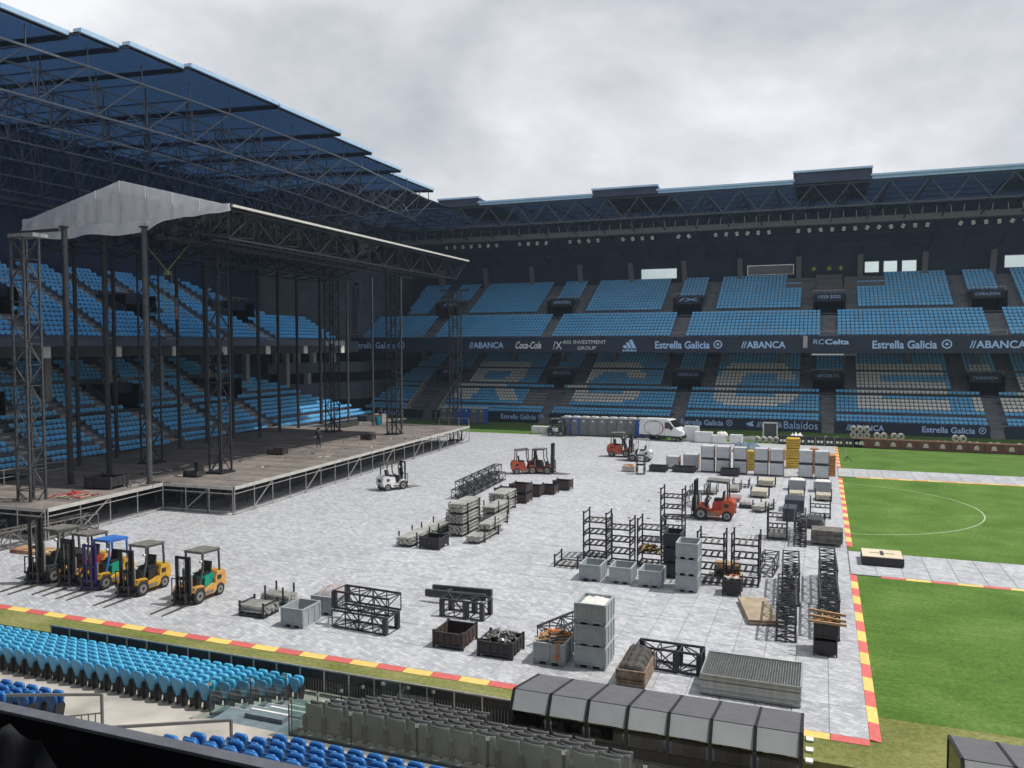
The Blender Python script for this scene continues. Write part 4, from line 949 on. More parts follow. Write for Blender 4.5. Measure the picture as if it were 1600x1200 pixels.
# ---------------------------------------------------------------- things on the floor cover
FZ = .05
m_tyre = mat('tyre', (.025,.025,.027), .8, var=.3, sc=8); m_rim = mat('wheel_rim', (.30,.29,.28), .5, .4)
m_guard = mat('guard_grey', (.075,.078,.08), .5, var=.25, sc=6); m_guardt = mat('guard_top', (.17,.165,.15), .6, var=.3, sc=6)
m_mast = mat('mast_black', (.022,.023,.026), .5, .3, var=.4, sc=6)
def wheel(t, x, y, r, w, m=None):
    s = thing_part('wheel', t, (x,y,r)); b = MB(); n = 20
    prof = [(-w/2,r*.62),(-w/2,r*.90),(-w/2*.75,r),(w/2*.75,r),(w/2,r*.90),(w/2,r*.62)]
    vs = [(x+q*math.cos(2*math.pi*i/n), y+p, r+q*math.sin(2*math.pi*i/n)) for i in range(n) for p, q in prof]; k = len(prof)
    b.add(vs, [(i*k+j,((i+1)%n)*k+j,((i+1)%n)*k+(j+1)%k,i*k+(j+1)%k) for i in range(n) for j in range(k)], m_tyre)
    o = b.build('wheel', t, smooth=False)
    q = MB(); q.tube((x,y-w/2*.85,r),(x,y+w/2*.85,r),r*.62,m or m_rim,16); q.tube((x,y-w/2-.01,r),(x,y+w/2+.01,r),r*.2,m_tyre,8)
    c = q.build('rim', o); return o
def thing_part(*a): return None
def forklift(label, loc, rz, body, hood, guard=None, mast=None, gtop=None, mh=2.05, fork=1.3, seat=True, s=1.0, cage=False, grp='forklifts on the floor cover'):
    """faces +x; built at origin then moved"""
    guard = guard or m_guard; mast = mast or m_mast; gtop = gtop or m_guardt
    t = thing('forklift', label, 'forklift', (0,0,0), group=grp)
    b = MB(); b.prism([(-1.02,.28),(-1.16,.42),(-1.20,.72),(-1.14,.98),(-.98,1.10),(-.62,1.08),(-.50,.80),(-.52,.34),(-.72,.26)], -.50, .50, body, 'y')
    b.build('counterweight', t)
    b = MB(); b.box(-1.205,-1.17,-.22,.22,.62,.86,m_blackp); b.box(-.86,-.62,-.515,-.50,.72,.90,m_blackp); b.box(-.86,-.62,.50,.515,.72,.90,m_blackp); b.box(-1.21,-1.16,-.10,.10,.38,.48,m_blackp); b.build('vent', t)
    for s_ in (-1,1): b = MB(); b.box(-.30,.25,s_*.548-.007,s_*.548+.007,.28,.40,m_guardt); b.build('step', t)
    b = MB(); b.prism([(-.52,.34),(-.52,.62),(.10,.46),(.30,.46),(.42,.66),(.78,.72),(.80,.60),(.50,.50),(.42,.24),(-.4,.22)], -.54, .54, body, 'y'); b.build('chassis', t)
    b = MB(); b.prism([(-.62,.62),(-.60,1.02),(-.10,.98),(-.02,.90),(.02,.52)], -.36, .36, hood, 'y'); b.build('hood', t)
    b = MB(); b.box(-.52,-.08,-.24,.24,1.0,1.10,m_blackp); b.prism([(-.58,1.06),(-.48,1.06),(-.54,1.50),(-.64,1.50)], -.22, .22, m_blackp, 'y'); b.build('seat', t)
    b = MB(); b.bar((.30,0,.66),(.14,0,1.12),.05,m_blackp)
    for i in range(10):
        a0, a1 = math.pi*2*i/10, math.pi*2*(i+1)/10; b.bar((.13+.07*math.cos(a0),.16*math.sin(a0),1.12+.05*math.cos(a0)),(.13+.07*math.cos(a1),.16*math.sin(a1),1.12+.05*math.cos(a1)),.025,m_blackp)
    b.prism([(.28,.55),(.42,.62),(.40,1.05),(.26,1.02)], -.30, .30, m_blackp, 'y'); b.build('steering_column', t)
    for y in (-.45,.45):
        b = MB(); b.bar((-.82,y,1.05),(-.78,y,1.98),.07,guard); b.bar((.42,y,.70),(.22,y,1.35),.07,guard); b.bar((.22,y,1.35),(.20,y,2.0),.07,guard); b.bar((-.80,y,2.0),(.24,y,2.06),.08,guard); b.build('guard_frame', t)
    b = MB(); b.bar((-.82,-.48,2.02),(-.82,.48,2.02),.08,gtop); b.bar((.24,-.48,2.07),(.24,.48,2.07),.08,gtop)
    if cage:
        for i in range(7): b.bar((-.8+.17*i,-.44,2.04),(-.8+.17*i,.44,2.04),.04,gtop)
    else: b.add([(-.84,-.47,2.05),(.26,-.47,2.09),(.26,.47,2.09),(-.84,.47,2.05),(-.84,-.47,2.09),(.26,-.47,2.13),(.26,.47,2.13),(-.84,.47,2.09)], [(0,3,2,1),(4,5,6,7),(0,1,5,4),(1,2,6,5),(2,3,7,6),(3,0,4,7)], gtop)
    b.build('guard_top', t)
    for y in (-.33,.33):
        b = MB(); b.box(.82,.92,y-.05,y+.05,.08,mh,mast); b.build('mast_channel', t)
        b = MB(); b.box(.90,.98,y*.72-.04,y*.72+.04,.10,mh-.06,mast); b.build('mast_channel', t)
        b = MB(); b.tube((.80,y*1.12,.12),(.80,y*1.12,mh*.62),.04,m_galv,8); b.build('tilt_cylinder', t)
    b = MB()
    for z in (.25,mh*.55,mh-.05): b.box(.86,.94,-.36,.36,z-.05,z+.05,mast)
    b.tube((.87,0,.2),(.87,0,mh*.75),.035,mast,8); b.tube((.95,-.12,.25),(.95,-.12,mh*.9),.012,m_galv,6); b.tube((.95,.12,.25),(.95,.12,mh*.9),.012,m_galv,6); b.build('mast_crossbar', t)
    b = MB()
    for z in (.12,.42): b.box(.99,1.05,-.50,.50,z,z+.09,mast)
    for y in (-.48,-.24,0,.24,.48): b.box(1.0,1.03,y-.02,y+.02,.45,1.12,mast)
    b.box(1.0,1.03,-.5,.5,1.09,1.13,mast); b.build('load_backrest', t)
    for y in (-.30,.30):
        b = MB(); b.add([(1.05,y-.05,.55),(1.09,y-.05,.55),(1.09,y-.05,.07),(1.09+fork,y-.04,.035),(1.09+fork,y-.04,.02),(1.05,y-.05,.02),(1.05,y+.05,.55),(1.09,y+.05,.55),(1.09,y+.05,.07),(1.09+fork,y+.04,.035),(1.09+fork,y+.04,.02),(1.05,y+.05,.02)],
            [(0,1,2,5),(2,3,4,5),(6,11,8,7),(8,11,10,9),(0,6,7,1),(1,7,8,2),(2,8,9,3),(3,9,10,4),(4,10,11,5),(5,11,6,0)], mat('fork_steel',(.10,.085,.07),.6,.4,var=.4,sc=5)); b.build('fork', t)
    for y in (-.50,.50): b = MB(); b.prism([(.22,.50),(.34,.66),(.72,.70),(.86,.52),(.80,.62),(.66,.76),(.34,.74)], y-.09, y+.09, body, 'y'); b.build('mudguard', t)
    for x, y, r, w in ((.55,-.50,.33,.22),(.55,.50,.33,.22),(-.78,-.44,.27,.18),(-.78,.44,.27,.18)): wheel(t, x, y, r, w)
    for y in (-.42,.42): b = MB(); b.tube((.26,y,1.72),(.34,y,1.72),.06,mat('headlight_glass',(.8,.8,.7),.2),10); b.build('headlight', t)
    t.scale = (s,s,s); t.location = (*loc, FZ); t.rotation_euler = (0,0,math.radians(rz)); return t
m_fy = mat('paint_yellow', (.74,.42,.03), .4, c2=(.45,.25,.03), sc=5, detail=9); m_fg = mat('paint_green', (.0,.28,.20), .35, var=.1); m_fo = mat('paint_orange', (.60,.11,.035), .4, c2=(.36,.07,.03), sc=5, detail=9)
m_fw = mat('paint_white', (.70,.71,.72), .35, var=.08, sc=3); m_fr = mat('paint_red', (.45,.04,.03), .4, var=.1); m_fp = mat('mast_purple', (.045,.028,.15), .4, .2, var=.3); m_fyo = mat('paint_amber', (.74,.38,.08), .4, c2=(.48,.25,.07), sc=5, detail=9); m_ltb = mat('guard_blue', (.04,.16,.50), .5, var=.2)
forklift('amber and green forklift parked apart at the right end of the row by the kerb', (-25.75,-32.15), -90, m_fyo, m_fg)
forklift('yellow forklift with black seat, second from the right in the parked row', (-28.85,-32.15), -90, m_fy, m_blackp)
forklift('yellow forklift with blue roof and purple mast in the parked row', (-31.15,-32.0), -90, m_fy, m_fg, gtop=m_ltb, guard=m_ltb, mast=m_fp)
forklift('dark forklift with red hood and flat grey roof in the parked row', (-32.65,-31.8), -90, m_fyo, m_fr, s=1.05)
forklift('tall-masted black forklift at the left end of the parked row', (-34.3,-32.0), -90, mat('paint_charcoal',(.05,.055,.06),.4), m_blackp, mh=2.75, s=1.12)
forklift('white forklift driving away beside the stage front', (-31.0,-5.6), 62, m_fw, m_fw, cage=True)
forklift('red orange forklift with rear grille turned to the camera', (-24.2,5.0), 30, m_fo, m_fo, cage=True, s=1.0)
forklift('black forklift with raised mast just behind the red orange one', (-22.8,5.6), 2, mat('paint_darkred',(.20,.03,.02),.4), m_blackp, mh=2.6)
forklift('grey and white forklift in front of the far toilet cabins', (-30.2,33.0), 5, m_steelg, m_fw)
forklift('orange forklift facing right, seen from its side below the van', (-18.9,18.0), 0, m_fo, m_fo, s=1.12)
forklift('small white forklift facing left next to the orange one', (-16.6,15.6), 178, m_fw, m_fw, guard=m_fw)
forklift('big red forklift facing left at the end of the rack stacks', (-7.0,-7.9), 180, m_fo, m_fr, s=1.18)

# --- bins, stillages
m_bin = mat('bin_grey', (.36,.395,.42), .6, var=.10, sc=3, rnd=.06); m_bind = mat('bin_rib', (.25,.27,.29), .6, var=.1, sc=3)
def bin_proto(m, w=1.0, d=1.2, h=.76):
    t = thing('bulk_bin', '', 'plastic bin', (0,0,0)); th = .05
    for nm, x0, x1, y0, y1 in (('side_wall',-w/2,w/2,-d/2,-d/2+th),('side_wall',-w/2,w/2,d/2-th,d/2),('side_wall',-w/2,-w/2+th,-d/2+th,d/2-th),('side_wall',w/2-th,w/2,-d/2+th,d/2-th)):
        b = MB(); b.box(x0,x1,y0,y1,.12,h,m)
        if x1-x0 > .5:
            s = y0 if y0 < 0 else y1; o = -.02 if y0 < 0 else .02
            for q in (-w/2+.03,0,w/2-.03): b.box(q-.035,q+.035,min(s,s+o),max(s,s+o),.12,h-.06,m)
            b.box(x0,x1,min(s,s+o),max(s,s+o),h-.07,h,m); b.box(x0,x1,min(s,s+o),max(s,s+o),.12,.18,m)
        else:
            s = x0 if x0 < 0 else x1; o = -.02 if x0 < 0 else .02
            for q in (-d/2+.04,-.2,.2,d/2-.04): b.box(min(s,s+o),max(s,s+o),q-.035,q+.035,.12,h-.06,m)
            b.box(min(s,s+o),max(s,s+o),y0,y1,h-.07,h,m)
        b.build(nm, t)
    b = MB(); b.box(-w/2+th,w/2-th,-d/2+th,d/2-th,.12,.16,m); b.build('floor', t)
    for x in (-w/2+.10,0,w/2-.10): b = MB(); b.box(x-.09,x+.09,-d/2+.02,d/2-.02,0,.12,m); b.build('skid', t)
    return t
def place(proto, xyz, rz, lab, grp=None, sc=None, swap=None):
    if not proto.get('used') and not swap: o = proto; proto['used'] = 1; o.location = xyz; o.rotation_euler = (0,0,math.radians(rz)); o['label'] = lab
    else: o = dup(proto, xyz, math.radians(rz), lab, swap)
    if grp: o['group'] = grp
    if sc: o.scale = sc
    return o
pbn = bin_proto(m_bin); GB = 'grey plastic bulk bins'
place(pbn, (-10.62,-23.15,FZ), 0, 'empty grey bin, left one of three single bins before the racks', GB)
place(pbn, (-9.2,-23.1,FZ), 0, 'empty grey bin, middle one of three single bins before the racks', GB)
place(pbn, (-7.82,-23.2,FZ), 0, 'empty grey bin, right one of three single bins before the racks', GB)
for k, w in enumerate(('bottom','middle','top')):
    place(pbn, (-6.17,-23.35,FZ+.73*k), 0, f'{w} grey bin of the stack of three beside the dark rack stack', GB, (.95,.95,.95))
    place(pbn, (-7.9,-33.05,FZ+.73*k), 0, f'{w} grey bin of the tall stack of three near the dugout', GB, (1.08,1,1))
place(pbn, (-9.3,-33.25,FZ), 0, 'grey bin topped with orange straps beside the tall bin stack', GB, (1.08,1,1))
place(pbn, (-19.75,-33.2,FZ), 0, 'empty grey bin alone between the small stillage and the truss pair', GB)
place(pbn, (-19.55,-31.5,FZ), 0, 'grey bin piled with cloth bundles behind the stacked truss pair', GB)
def heap(name, label, cat, c, ext, h, n, mats, r=(.02,.04), L=(.3,.7), grp=None, flat=.3):
    t = thing(name, label, cat, c, group=grp)
    for i in range(n):
        x = c[0]+R.uniform(-1,1)*ext[0]; y = c[1]+R.uniform(-1,1)*ext[1]; z = c[2]+R.random()*h*(1-.6*max(abs(x-c[0])/ext[0],abs(y-c[1])/ext[1])); a = R.uniform(0,math.pi); l = R.uniform(*L)/2
        b = MB(); dz = R.uniform(-flat,flat)*l
        b.tube((x-l*math.cos(a),y-l*math.sin(a),z-dz+.03),(x+l*math.cos(a),y+l*math.sin(a),z+dz+.03),R.uniform(*r),R.choice(mats),6)
        b.build('piece', t)
    return t
m_strap = mat('orange_strap', (.55,.17,.04), .7, var=.2); m_strapy = mat('tan_strap', (.42,.27,.11), .7); m_sheetw = mat('white_sheet', (.66,.66,.63), .7, var=.12, bump=.5)
heap('strap_pile', 'tangle of orange and tan ratchet straps heaped on a grey bin', 'straps', (-9.3,-33.25,.80), (.45,.5), .22, 46, [m_strap,m_strapy,m_strapy,m_steelg], (.02,.035), (.2,.6))
b = MB(); b.bar((-8.95,-33.87,.86),(-8.98,-33.90,.42),.05,m_strap); b.bar((-8.98,-33.9,.42),(-9.02,-33.9,.30),.13,m_strap); tag(b.build('hanging_strap'), 'orange strap end hanging down the side of the grey bin', 'strap')
def lumpy(name, label, cat, c, ext, h, m, n=10, rz=0):
    b = MB(); vs = []
    for i in range(n+1):
        for j in range(n+1):
            u, v = 2*i/n-1, 2*j/n-1; z = h*max(0,(1-u**4))**.5*max(0,(1-v**4))**.5*(.65+.35*math.sin(i*1.7+j)*math.cos(j*1.3-i*.6)); vs.append((c[0]+u*ext[0], c[1]+v*ext[1], c[2]+z))
    b.add(vs, [(i*(n+1)+j,(i+1)*(n+1)+j,(i+1)*(n+1)+j+1,i*(n+1)+j+1) for i in range(n) for j in range(n)], m); return tag(b.build(name, smooth=True), label, cat)
lumpy('white_sheet', 'folded white sheeting filling the top bin of the tall stack', 'sheeting', (-7.9,-33.05,FZ+2.12), (.44,.52), .12, m_sheetw)
lumpy('cloth_bundle', 'pale pink and grey rolled cloth bundles on the bin behind the trusses', 'cloth bundle', (-19.4,-31.3,FZ+.70), (.5,.7), .38, mat('pale_cloth',(.45,.40,.38),.8,c2=(.25,.22,.25),sc=5,bump=.5))
m_rust = mat('stillage_rust', (.095,.052,.038), .75, c2=(.045,.036,.036), sc=4); m_rustd = mat('stillage_dark', (.040,.038,.042), .65, var=.35, sc=4)
def stillage_proto(m, w=1.2, d=1.0, h=.62):
    t = thing('steel_stillage', '', 'stillage', (0,0,0))
    for x in (-w/2,w/2):
        for y in (-d/2,d/2): b = MB(); b.box(x-.04,x+.04,y-.04,y+.04,0,h+.07,m_rustd); b.build('corner_post', t)
    for y in (-d/2,d/2):
        b = MB()
        for k in range(9): x = -w/2+.04+(w-.08)*k/9; b.box(x,x+(w-.08)/9,y-.012+(k%2)*.022,y+.012+(k%2)*.022,.16,h,m)
        b.box(-w/2+.04,w/2-.04,y-.03,y+.03,h-.05,h,m_rustd); b.build('side_panel', t)
    for x in (-w/2,w/2):
        b = MB()
        for k in range(7): y = -d/2+.04+(d-.08)*k/7; b.box(x-.012+(k%2)*.022,x+.012+(k%2)*.022,y,y+(d-.08)/7,.16,h,m)
        b.box(x-.03,x+.03,-d/2+.04,d/2-.04,h-.05,h,m_rustd); b.build('side_panel', t)
    b = MB(); b.box(-w/2+.03,w/2-.03,-d/2+.03,d/2-.03,.12,.16,m); b.build('floor', t)
    for s in (-1,1): b = MB(); b.box(-w/2+.04,w/2-.04,s*d/2-.03,s*d/2+.03,.10,.16,m_rustd); b.build('base_beam', t)
    return t
ps = stillage_proto(m_rust); psd = stillage_proto(m_rustd); GS = 'steel box stillages'
place(ps, (-13.15,-33.05,FZ), 0, 'rusty brown empty steel box left of the clamp-filled box', GS, (.95,1.25,.95))
place(psd, (-11.25,-33.3,FZ), 0, 'dark steel box heaped with scaffold clamps by the kerb', GS, (1.05,1.15,.9))
m_clampc = mat('scaffold_clamp', (.30,.28,.25), .6, .4, c2=(.12,.11,.10), sc=9)
heap('clamp_heap', 'grey heap of scaffold clamps overflowing a dark steel box', 'clamps', (-11.25,-33.3,.50), (.5,.46), .30, 90, [m_clampc,m_clampc,m_steelg,m_galv], (.022,.05), (.12,.32), flat=.9)
place(psd, (-20.2,-20.5,FZ), 0, 'dark open steel box at the front of the pipe stacks', GS, (.95,1.1,1))
BRN = 'rusty boxes at the back of the pipe stacks'
for i, (x, y, z, w, s_) in enumerate([(-21.6,-5.9,0,'front left rusty box of the group behind the pipe stacks',(1.2,1.2,1.15)),(-20.2,-6.9,0,'lower rusty box of the double stack behind the pipe bundles',(1.0,1.2,1)),
    (-20.2,-6.9,.66,'upper rusty box of the double stack behind the pipe bundles',(1.0,1.2,1)),(-20.1,-4.4,0,'rusty box behind the double stack, half hidden',(1,1.1,1.2)),(-19.4,-3.2,0,'rusty box second from the right end of the brown group',(1,1.1,1)),(-18.9,-1.2,0,'rusty box with timber at the right end of the brown group',(1,1.1,1.1))]):
    place(ps, (x,y,FZ+z), 0, w, BRN, s_)
place(psd, (-13.75,10.0,FZ), 0, 'low dark steel box left of the wooden cart beyond the floor centre', GS, (1.15,1.0,.85))
place(psd, (-11.65,10.4,FZ), 0, 'long dark steel box standing before the brown-framed panel cart', GS, (1.45,1.0,.8))
place(psd, (-7.75,9.8,FZ), 0, 'dark steel box in front of the second pair of panel carts', GS, (1.15,1.0,.95))
place(psd, (-4.26,-23.35,FZ), 0, 'small dark box with orange straps before the right rack stack', GS, (.62,.9,1.1))
heap('strap_pile', 'small orange and white strap pile on the little dark box', 'straps', (-4.26,-23.35,.70), (.25,.35), .15, 22, [m_strap,m_sheetw,m_strap], (.02,.04), (.15,.4))
place(psd, (-.48,-29.2,FZ), 0, 'lower dark box under timber beams at the right cover edge', GS, (.62,.95,.85))
place(psd, (-.48,-29.2,FZ+.55), 0, 'upper dark box under timber beams at the right cover edge', GS, (.62,.95,.95))
m_wood = mat('timber', (.42,.27,.14), .8, var=.2, sc=6); m_woodp = mat('plywood', (.46,.37,.26), .8, c2=(.30,.235,.17), sc=2.2)
t = thing('timber_beams', 'orange brown timber beams laid across the dark boxes', 'timber', (-.48,-29.2,1.2))
for k, (y, a) in enumerate(((-29.7,.02),(-29.25,-.06),(-28.8,.1))): b = MB(); b.bar((-1.05,y,1.27+.06*k),(.2,y+a,1.22+.02*k),.08,m_wood); b.build('beam', t)
heap('strap_pile', 'orange straps and scraps in the box under the timber beams', 'straps', (-.48,-29.0,1.05), (.3,.35), .25, 30, [m_strap,m_wood,m_strapy], (.02,.04), (.15,.4))
place(ps, (-43.1,-3.4,DZ), 8, 'brown steel box standing at the stage front edge, centre', GS, (1.1,.9,.75))
place(ps, (-41.6,8.6,DZ), 0, 'brown steel box further right on the stage edge', GS, (.9,.9,.8))
place(psd, (-43.6,-20.4,DZ), 6, 'long dark steel box on the left stage wing', GS, (1.6,1.5,1.2))

# --- post pallets stacked as rack towers
def rack_proto(w=1.2, d=1.15, h=.62):
    t = thing('post_pallet', '', 'post pallet', (0,0,0))
    for x in (-w/2,w/2):
        for y in (-d/2,d/2): b = MB(); b.box(x-.035,x+.035,y-.035,y+.035,0,h,m_steel); b.box(x-.05,x+.05,y-.05,y+.05,h-.03,h,m_steel); b.build('post', t)
        b = MB(); b.bar((x,-d/2+.035,h-.10),(x,d/2-.035,h-.10),.05,m_steel); b.build('end_bar', t)
        b = MB(); b.bar((x,-d/2+.035,.10),(x,d/2-.035,.10),.07,m_steel); b.build('end_bar', t)
    for y in (-d/2,d/2): b = MB(); b.bar((-w/2+.035,y,.10),(w/2-.035,y,.10),.065,m_steel); b.build('side_beam', t)
    for k in range(3): x = -w/2+w*(k+1)/4; b = MB(); b.box(x-.05,x+.05,-d/2+.035,d/2-.035,.10,.125,mat('slat_steel',(.14,.125,.11),.6,.3,var=.3)); b.build('slat', t)
    return t
pr = rack_proto(); GR = 'stacked steel post pallets'
LV = ['bottom','second','third','fourth','top']
for (x, y, n, lab) in ((-11.45,-19.2,4,'leftmost rack tower'),(-9.95,-20.4,4,'second rack tower from the left'),(-8.5,-19.9,4,'rack tower just left of the dark bins'),(-8.4,-14.3,5,'tallest rack tower behind the dark bins'),(-5.35,-21.7,4,'rack tower between the bin stack and the timber'),(-3.85,-21.5,4,'rightmost rack tower by the small upright truss')):
    for k in range(n): place(pr, (x,y,FZ+.59*k), 0, f'{LV[k] if k < n-1 else "topmost"} post pallet of the {lab}', GR, (.98,1,1))
place(pr, (-12.3,-21.4,FZ), 0, 'single post pallet on the floor left of the rack towers', GR)
place(pr, (-7.0,-18.3,FZ), 0, 'post pallet behind the dark bin stack', GR); place(pr, (-7.0,-18.3,FZ+.59), 0, 'second post pallet up, behind the dark bin stack', GR)
for k in range(3): place(pbn, (-7.15,-21.4,FZ+.70*k), 0, f'{("bottom","middle","top")[k]} dark charcoal bin of the stack behind the grey bins', 'charcoal bins in one stack', (.78,1,.94), {'bin_grey': mat('bin_charcoal',(.042,.047,.058),.6,var=.15,rnd=.05)})
heap('strap_pile', 'yellow and brown ropes heaped on a pallet inside the third rack tower', 'ropes', (-8.5,-20.0,.75), (.5,.5), .35, 60, [m_strapy,m_wood,mat('yellow_rope',(.55,.42,.12),.7),m_rust], (.025,.05), (.2,.6))
def pallet(x, y, z, lab, w=1.2, d=.8, m=None, grp='wooden pallets'):
    m = m or m_wood; t = thing('wood_pallet', lab, 'pallet', (x,y,z), group=grp)
    for k in range(5): b = MB(); yy = y-d/2+d*(k+.5)/5; b.box(x-w/2,x+w/2,yy-.06,yy+.06,z+.12,z+.145,m); b.build('board', t)
    for k in (-1,0,1): b = MB(); b.box(x+k*(w/2-.07)-.05,x+k*(w/2-.07)+.05,y-d/2,y+d/2,z+.02,z+.12,m); b.build('bearer', t)
    return t
for k in range(4): pallet(-4.75,-20.6,FZ+.15*k, f'{LV[k]} pale timber pallet of the pile between the right rack towers')
# --- truss pieces
m_tr = mat('truss_black', (.055,.057,.066), .5, .4, var=.35, sc=6); GT = 'lattice truss sections lying on the floor cover'
def trs(lab, c0, c1, half, bay=.7, rc=.07, rb=.035, plates=()):
    t = thing('truss_section', lab, 'truss section', ((c0[0]+c1[0])/2,(c0[1]+c1[1])/2,c0[2]-half[1]), group=GT); b = MB()
    for p, q in lattice(b, c0, c1, half, bay, rc, rb, m_tr): c = MB(); c.bar(p, q, rc, m_tr); c.build('chord', t)
    b.build('braces', t, kind='stuff')
    for (f) in plates:
        P = Vector(c0)+(Vector(c1)-Vector(c0))*f; u = (Vector(c1)-Vector(c0)).normalized(); v = Vector((-u.y,u.x,0))
        for s in (-1,1): c = MB(); q = P+v*s*half[0]; c.bar((q.x,q.y,P.z-half[1]),(q.x,q.y,P.z+half[1]),.17,m_tr); c.build('plate_leg', t)
    return t
trs('lower truss section of the pair stacked behind the kerb, left of centre', (-18.35,-32.7,.38), (-15.85,-32.85,.38), (.42,.32), plates=(.97,))
trs('upper truss section of the pair stacked behind the kerb, left of centre', (-18.5,-32.4,1.03), (-15.9,-32.6,1.03), (.42,.32), plates=(.03,))
trs('low black truss table standing right of the stacked pair', (-15.0,-30.1,.40), (-13.1,-30.1,.40), (.42,.34), plates=(.05,.6,.97))
b = MB(); 
for yy in (-29.0,-28.3): b.bar((-16.4,yy,.42),(-13.6,yy-.1,.52),.16,m_tr,.28)
b.bar((-15.5,-29,.5),(-15.4,-28.3,.5),.1,m_tr); tg = thing('steel_channel','pair of long black steel channels resting behind the truss table','steel channel',(-15,-28.7,.3)); b.build('channel_pair', tg)
trs('truss section rising behind the strap-topped bin', (-9.9,-32.4,.42), (-8.9,-29.8,.42), (.36,.36))
trs('black truss section with plate legs behind the fence panel stack', (-6.5,-32.55,.42), (-4.3,-32.6,.42), (.36,.34), plates=(.03,.62,.97))
for (ya, yb, z, w) in ((-28.7,-24.4,.40,'near lower'),(-24.3,-20.2,.40,'far lower'),(-28.6,-24.5,1.08,'near upper'),(-24.2,-20.3,1.08,'far upper')):
    trs(f'{w} truss section of the long double row by the boards', (-1.82,ya,z), (-1.95,yb,z), (.34,.33), .55)
for (ya, yb, z, w) in ((-28.0,-23.9,.42,'near lower'),(-23.7,-19.0,.42,'far lower'),(-27.6,-23.4,1.1,'near upper'),(-23.2,-19.2,1.1,'far upper')):
    trs(f'{w} truss section of the row behind the timber-topped boxes', (-.32,ya,z), (-.40,yb,z), (.33,.33), .58)
trs('short upright-sided truss beside the rightmost rack tower', (-3.1,-20.2,.42), (-2.9,-18.0,.42), (.33,.36))
for i, (x, z) in enumerate(((-25.4,.38),(-24.75,.38),(-25.1,1.0))):
    trs(f'{("left","right","top")[i]} grey truss section of the long bundle behind the pipe stacks', (x+.5,-7.6,z), (x-.1,1.4,z), (.28,.3), .8, .05, .035)
trs('square lattice truss end-on in front of the big red forklift', (-8.95,-4.9,.45), (-8.8,-2.8,.45), (.42,.40), .7, .05, .035)
trs('narrow truss section lying in line behind the dark planks', (-1.7,-13.6,.35), (-1.75,-9.4,.35), (.30,.28), .5)
trs('upper truss section in line behind the dark planks', (-1.75,-12.6,.95), (-1.8,-8.6,.95), (.30,.28), .5, .05)
trs('small standing truss frame on the open floor before the white forklift', (-14.9,7.6,.45), (-14.9,8.4,.45), (.32,.40), .4, .05, .04)
trs('second small truss frame stacked on the first before the white forklift', (-14.9,7.6,1.25), (-14.9,8.4,1.25), (.32,.40), .4, .05, .04)

# --- pipe bundles
m_pipe = mat('galvanised_pipe', (.46,.46,.43), .45, .55, var=.3, sc=5, rnd=.12); pcache = {}
def pipes(lab, x, y, z, L, cols, rows, rz=90, r=.055, m=None, frame=True, posts=.75, grp='bundles of pipes in steel frames'):
    t = thing('pipe_bundle', lab, 'pipe bundle', (0,0,0), group=grp); w = cols*r*2
    key = (L, r, (m or m_pipe).name)
    if key not in pcache: b = MB(); b.tube((-L/2,0,0),(L/2,0,0),r,m or m_pipe,8); pcache[key] = b.mesh('pipe')
    for j in range(rows):
        for i in range(cols-(j%2)): inst('pipe', pcache[key], t, (R.uniform(-.08,.08), -w/2+r+2*r*i+(r if j%2 else 0), .14+r+j*r*1.75))
    if frame:
        for sx in (-.32,.32):
            b = MB(); b.box(sx*L-.04,sx*L+.04,-w/2-.08,w/2+.08,.04,.12,m_steel)
            for s in (-1,1): b.box(sx*L-.03,sx*L+.03,s*(w/2+.05)-.03,s*(w/2+.05)+.03,.0,posts,m_steel)
            b.build('frame', t)
    t.location = (x,y,z+FZ); t.rotation_euler = (0,0,math.radians(rz)); return t
for k in range(3): pipes(f'{("bottom","middle","top")[k]} pipe bundle of the tallest stack in the pipe group', -20.1,-16.6,.62*k, 2.6, 9, 5, posts=.66)
pipes('lower pipe bundle just behind the tallest stack', -21.2,-14.8,0,2.6,9,5); pipes('upper pipe bundle just behind the tallest stack', -21.2,-14.6,.66,2.6,8,3)
pipes('lower pipe bundle right of the tallest stack', -19.5,-13.2,0,2.6,8,5,posts=.66); pipes('upper pipe bundle right of the tallest stack', -19.5,-13.2,.66,2.6,8,3)
pipes('pale low pipe bundle at the front right of the pipe group', -18.5,-17.6,0,3.2,8,3,posts=.95); pipes('pale upper pipe bundle at the front right of the pipe group', -18.3,-16.5,.45,3.0,7,3,posts=.8)
pipes('low pipe bundle at the front left of the pipe group', -21.7,-19.9,0,2.4,9,4); pipes('low pipe bundle behind the front left one', -21.6,-17.4,0,2.4,9,3)
pipes('lower round-tied pipe bundle in front of the rusty boxes', -20.4,-9.8,0,2.3,10,5,posts=.6); pipes('upper round-tied pipe bundle in front of the rusty boxes', -20.4,-9.8,.62,2.3,10,5,posts=.6)
pipes('pale beam bundle on the far side beside the panel carts', -4.6,5.6,0,1.5,8,3,m=mat('cream_beam',(.52,.49,.40),.6),r=.075)
pipes('pale beam bundle halfway between carts and red forklift', -4.75,.9,0,1.6,8,3,m=MATS['cream_beam'],r=.07)
pipes('loose slanting pale pipe bundle with red ends near the red forklift', -4.2,-4.2,0,2.0,7,3,rz=70)
pipes('bundle of upright dark pipes beside the cover edge', -1.0,-8.0,0,1.6,8,4,m=mat('dark_pipe',(.12,.12,.13),.5,.4,var=.4),r=.06)
pipes('low steel frame bundle behind the red forklift', -6.7,2.6,0,1.8,7,2); pipes('low frame bundle right behind the red forklift mast', -8.2,1.0,0,1.6,7,2)
place(pr,(-6.4,4.6,FZ),0,'post pallet lying behind the red forklift roof',GR); place(pr,(-9.0,.6,FZ),0,'post pallet left behind the red forklift mast',GR)
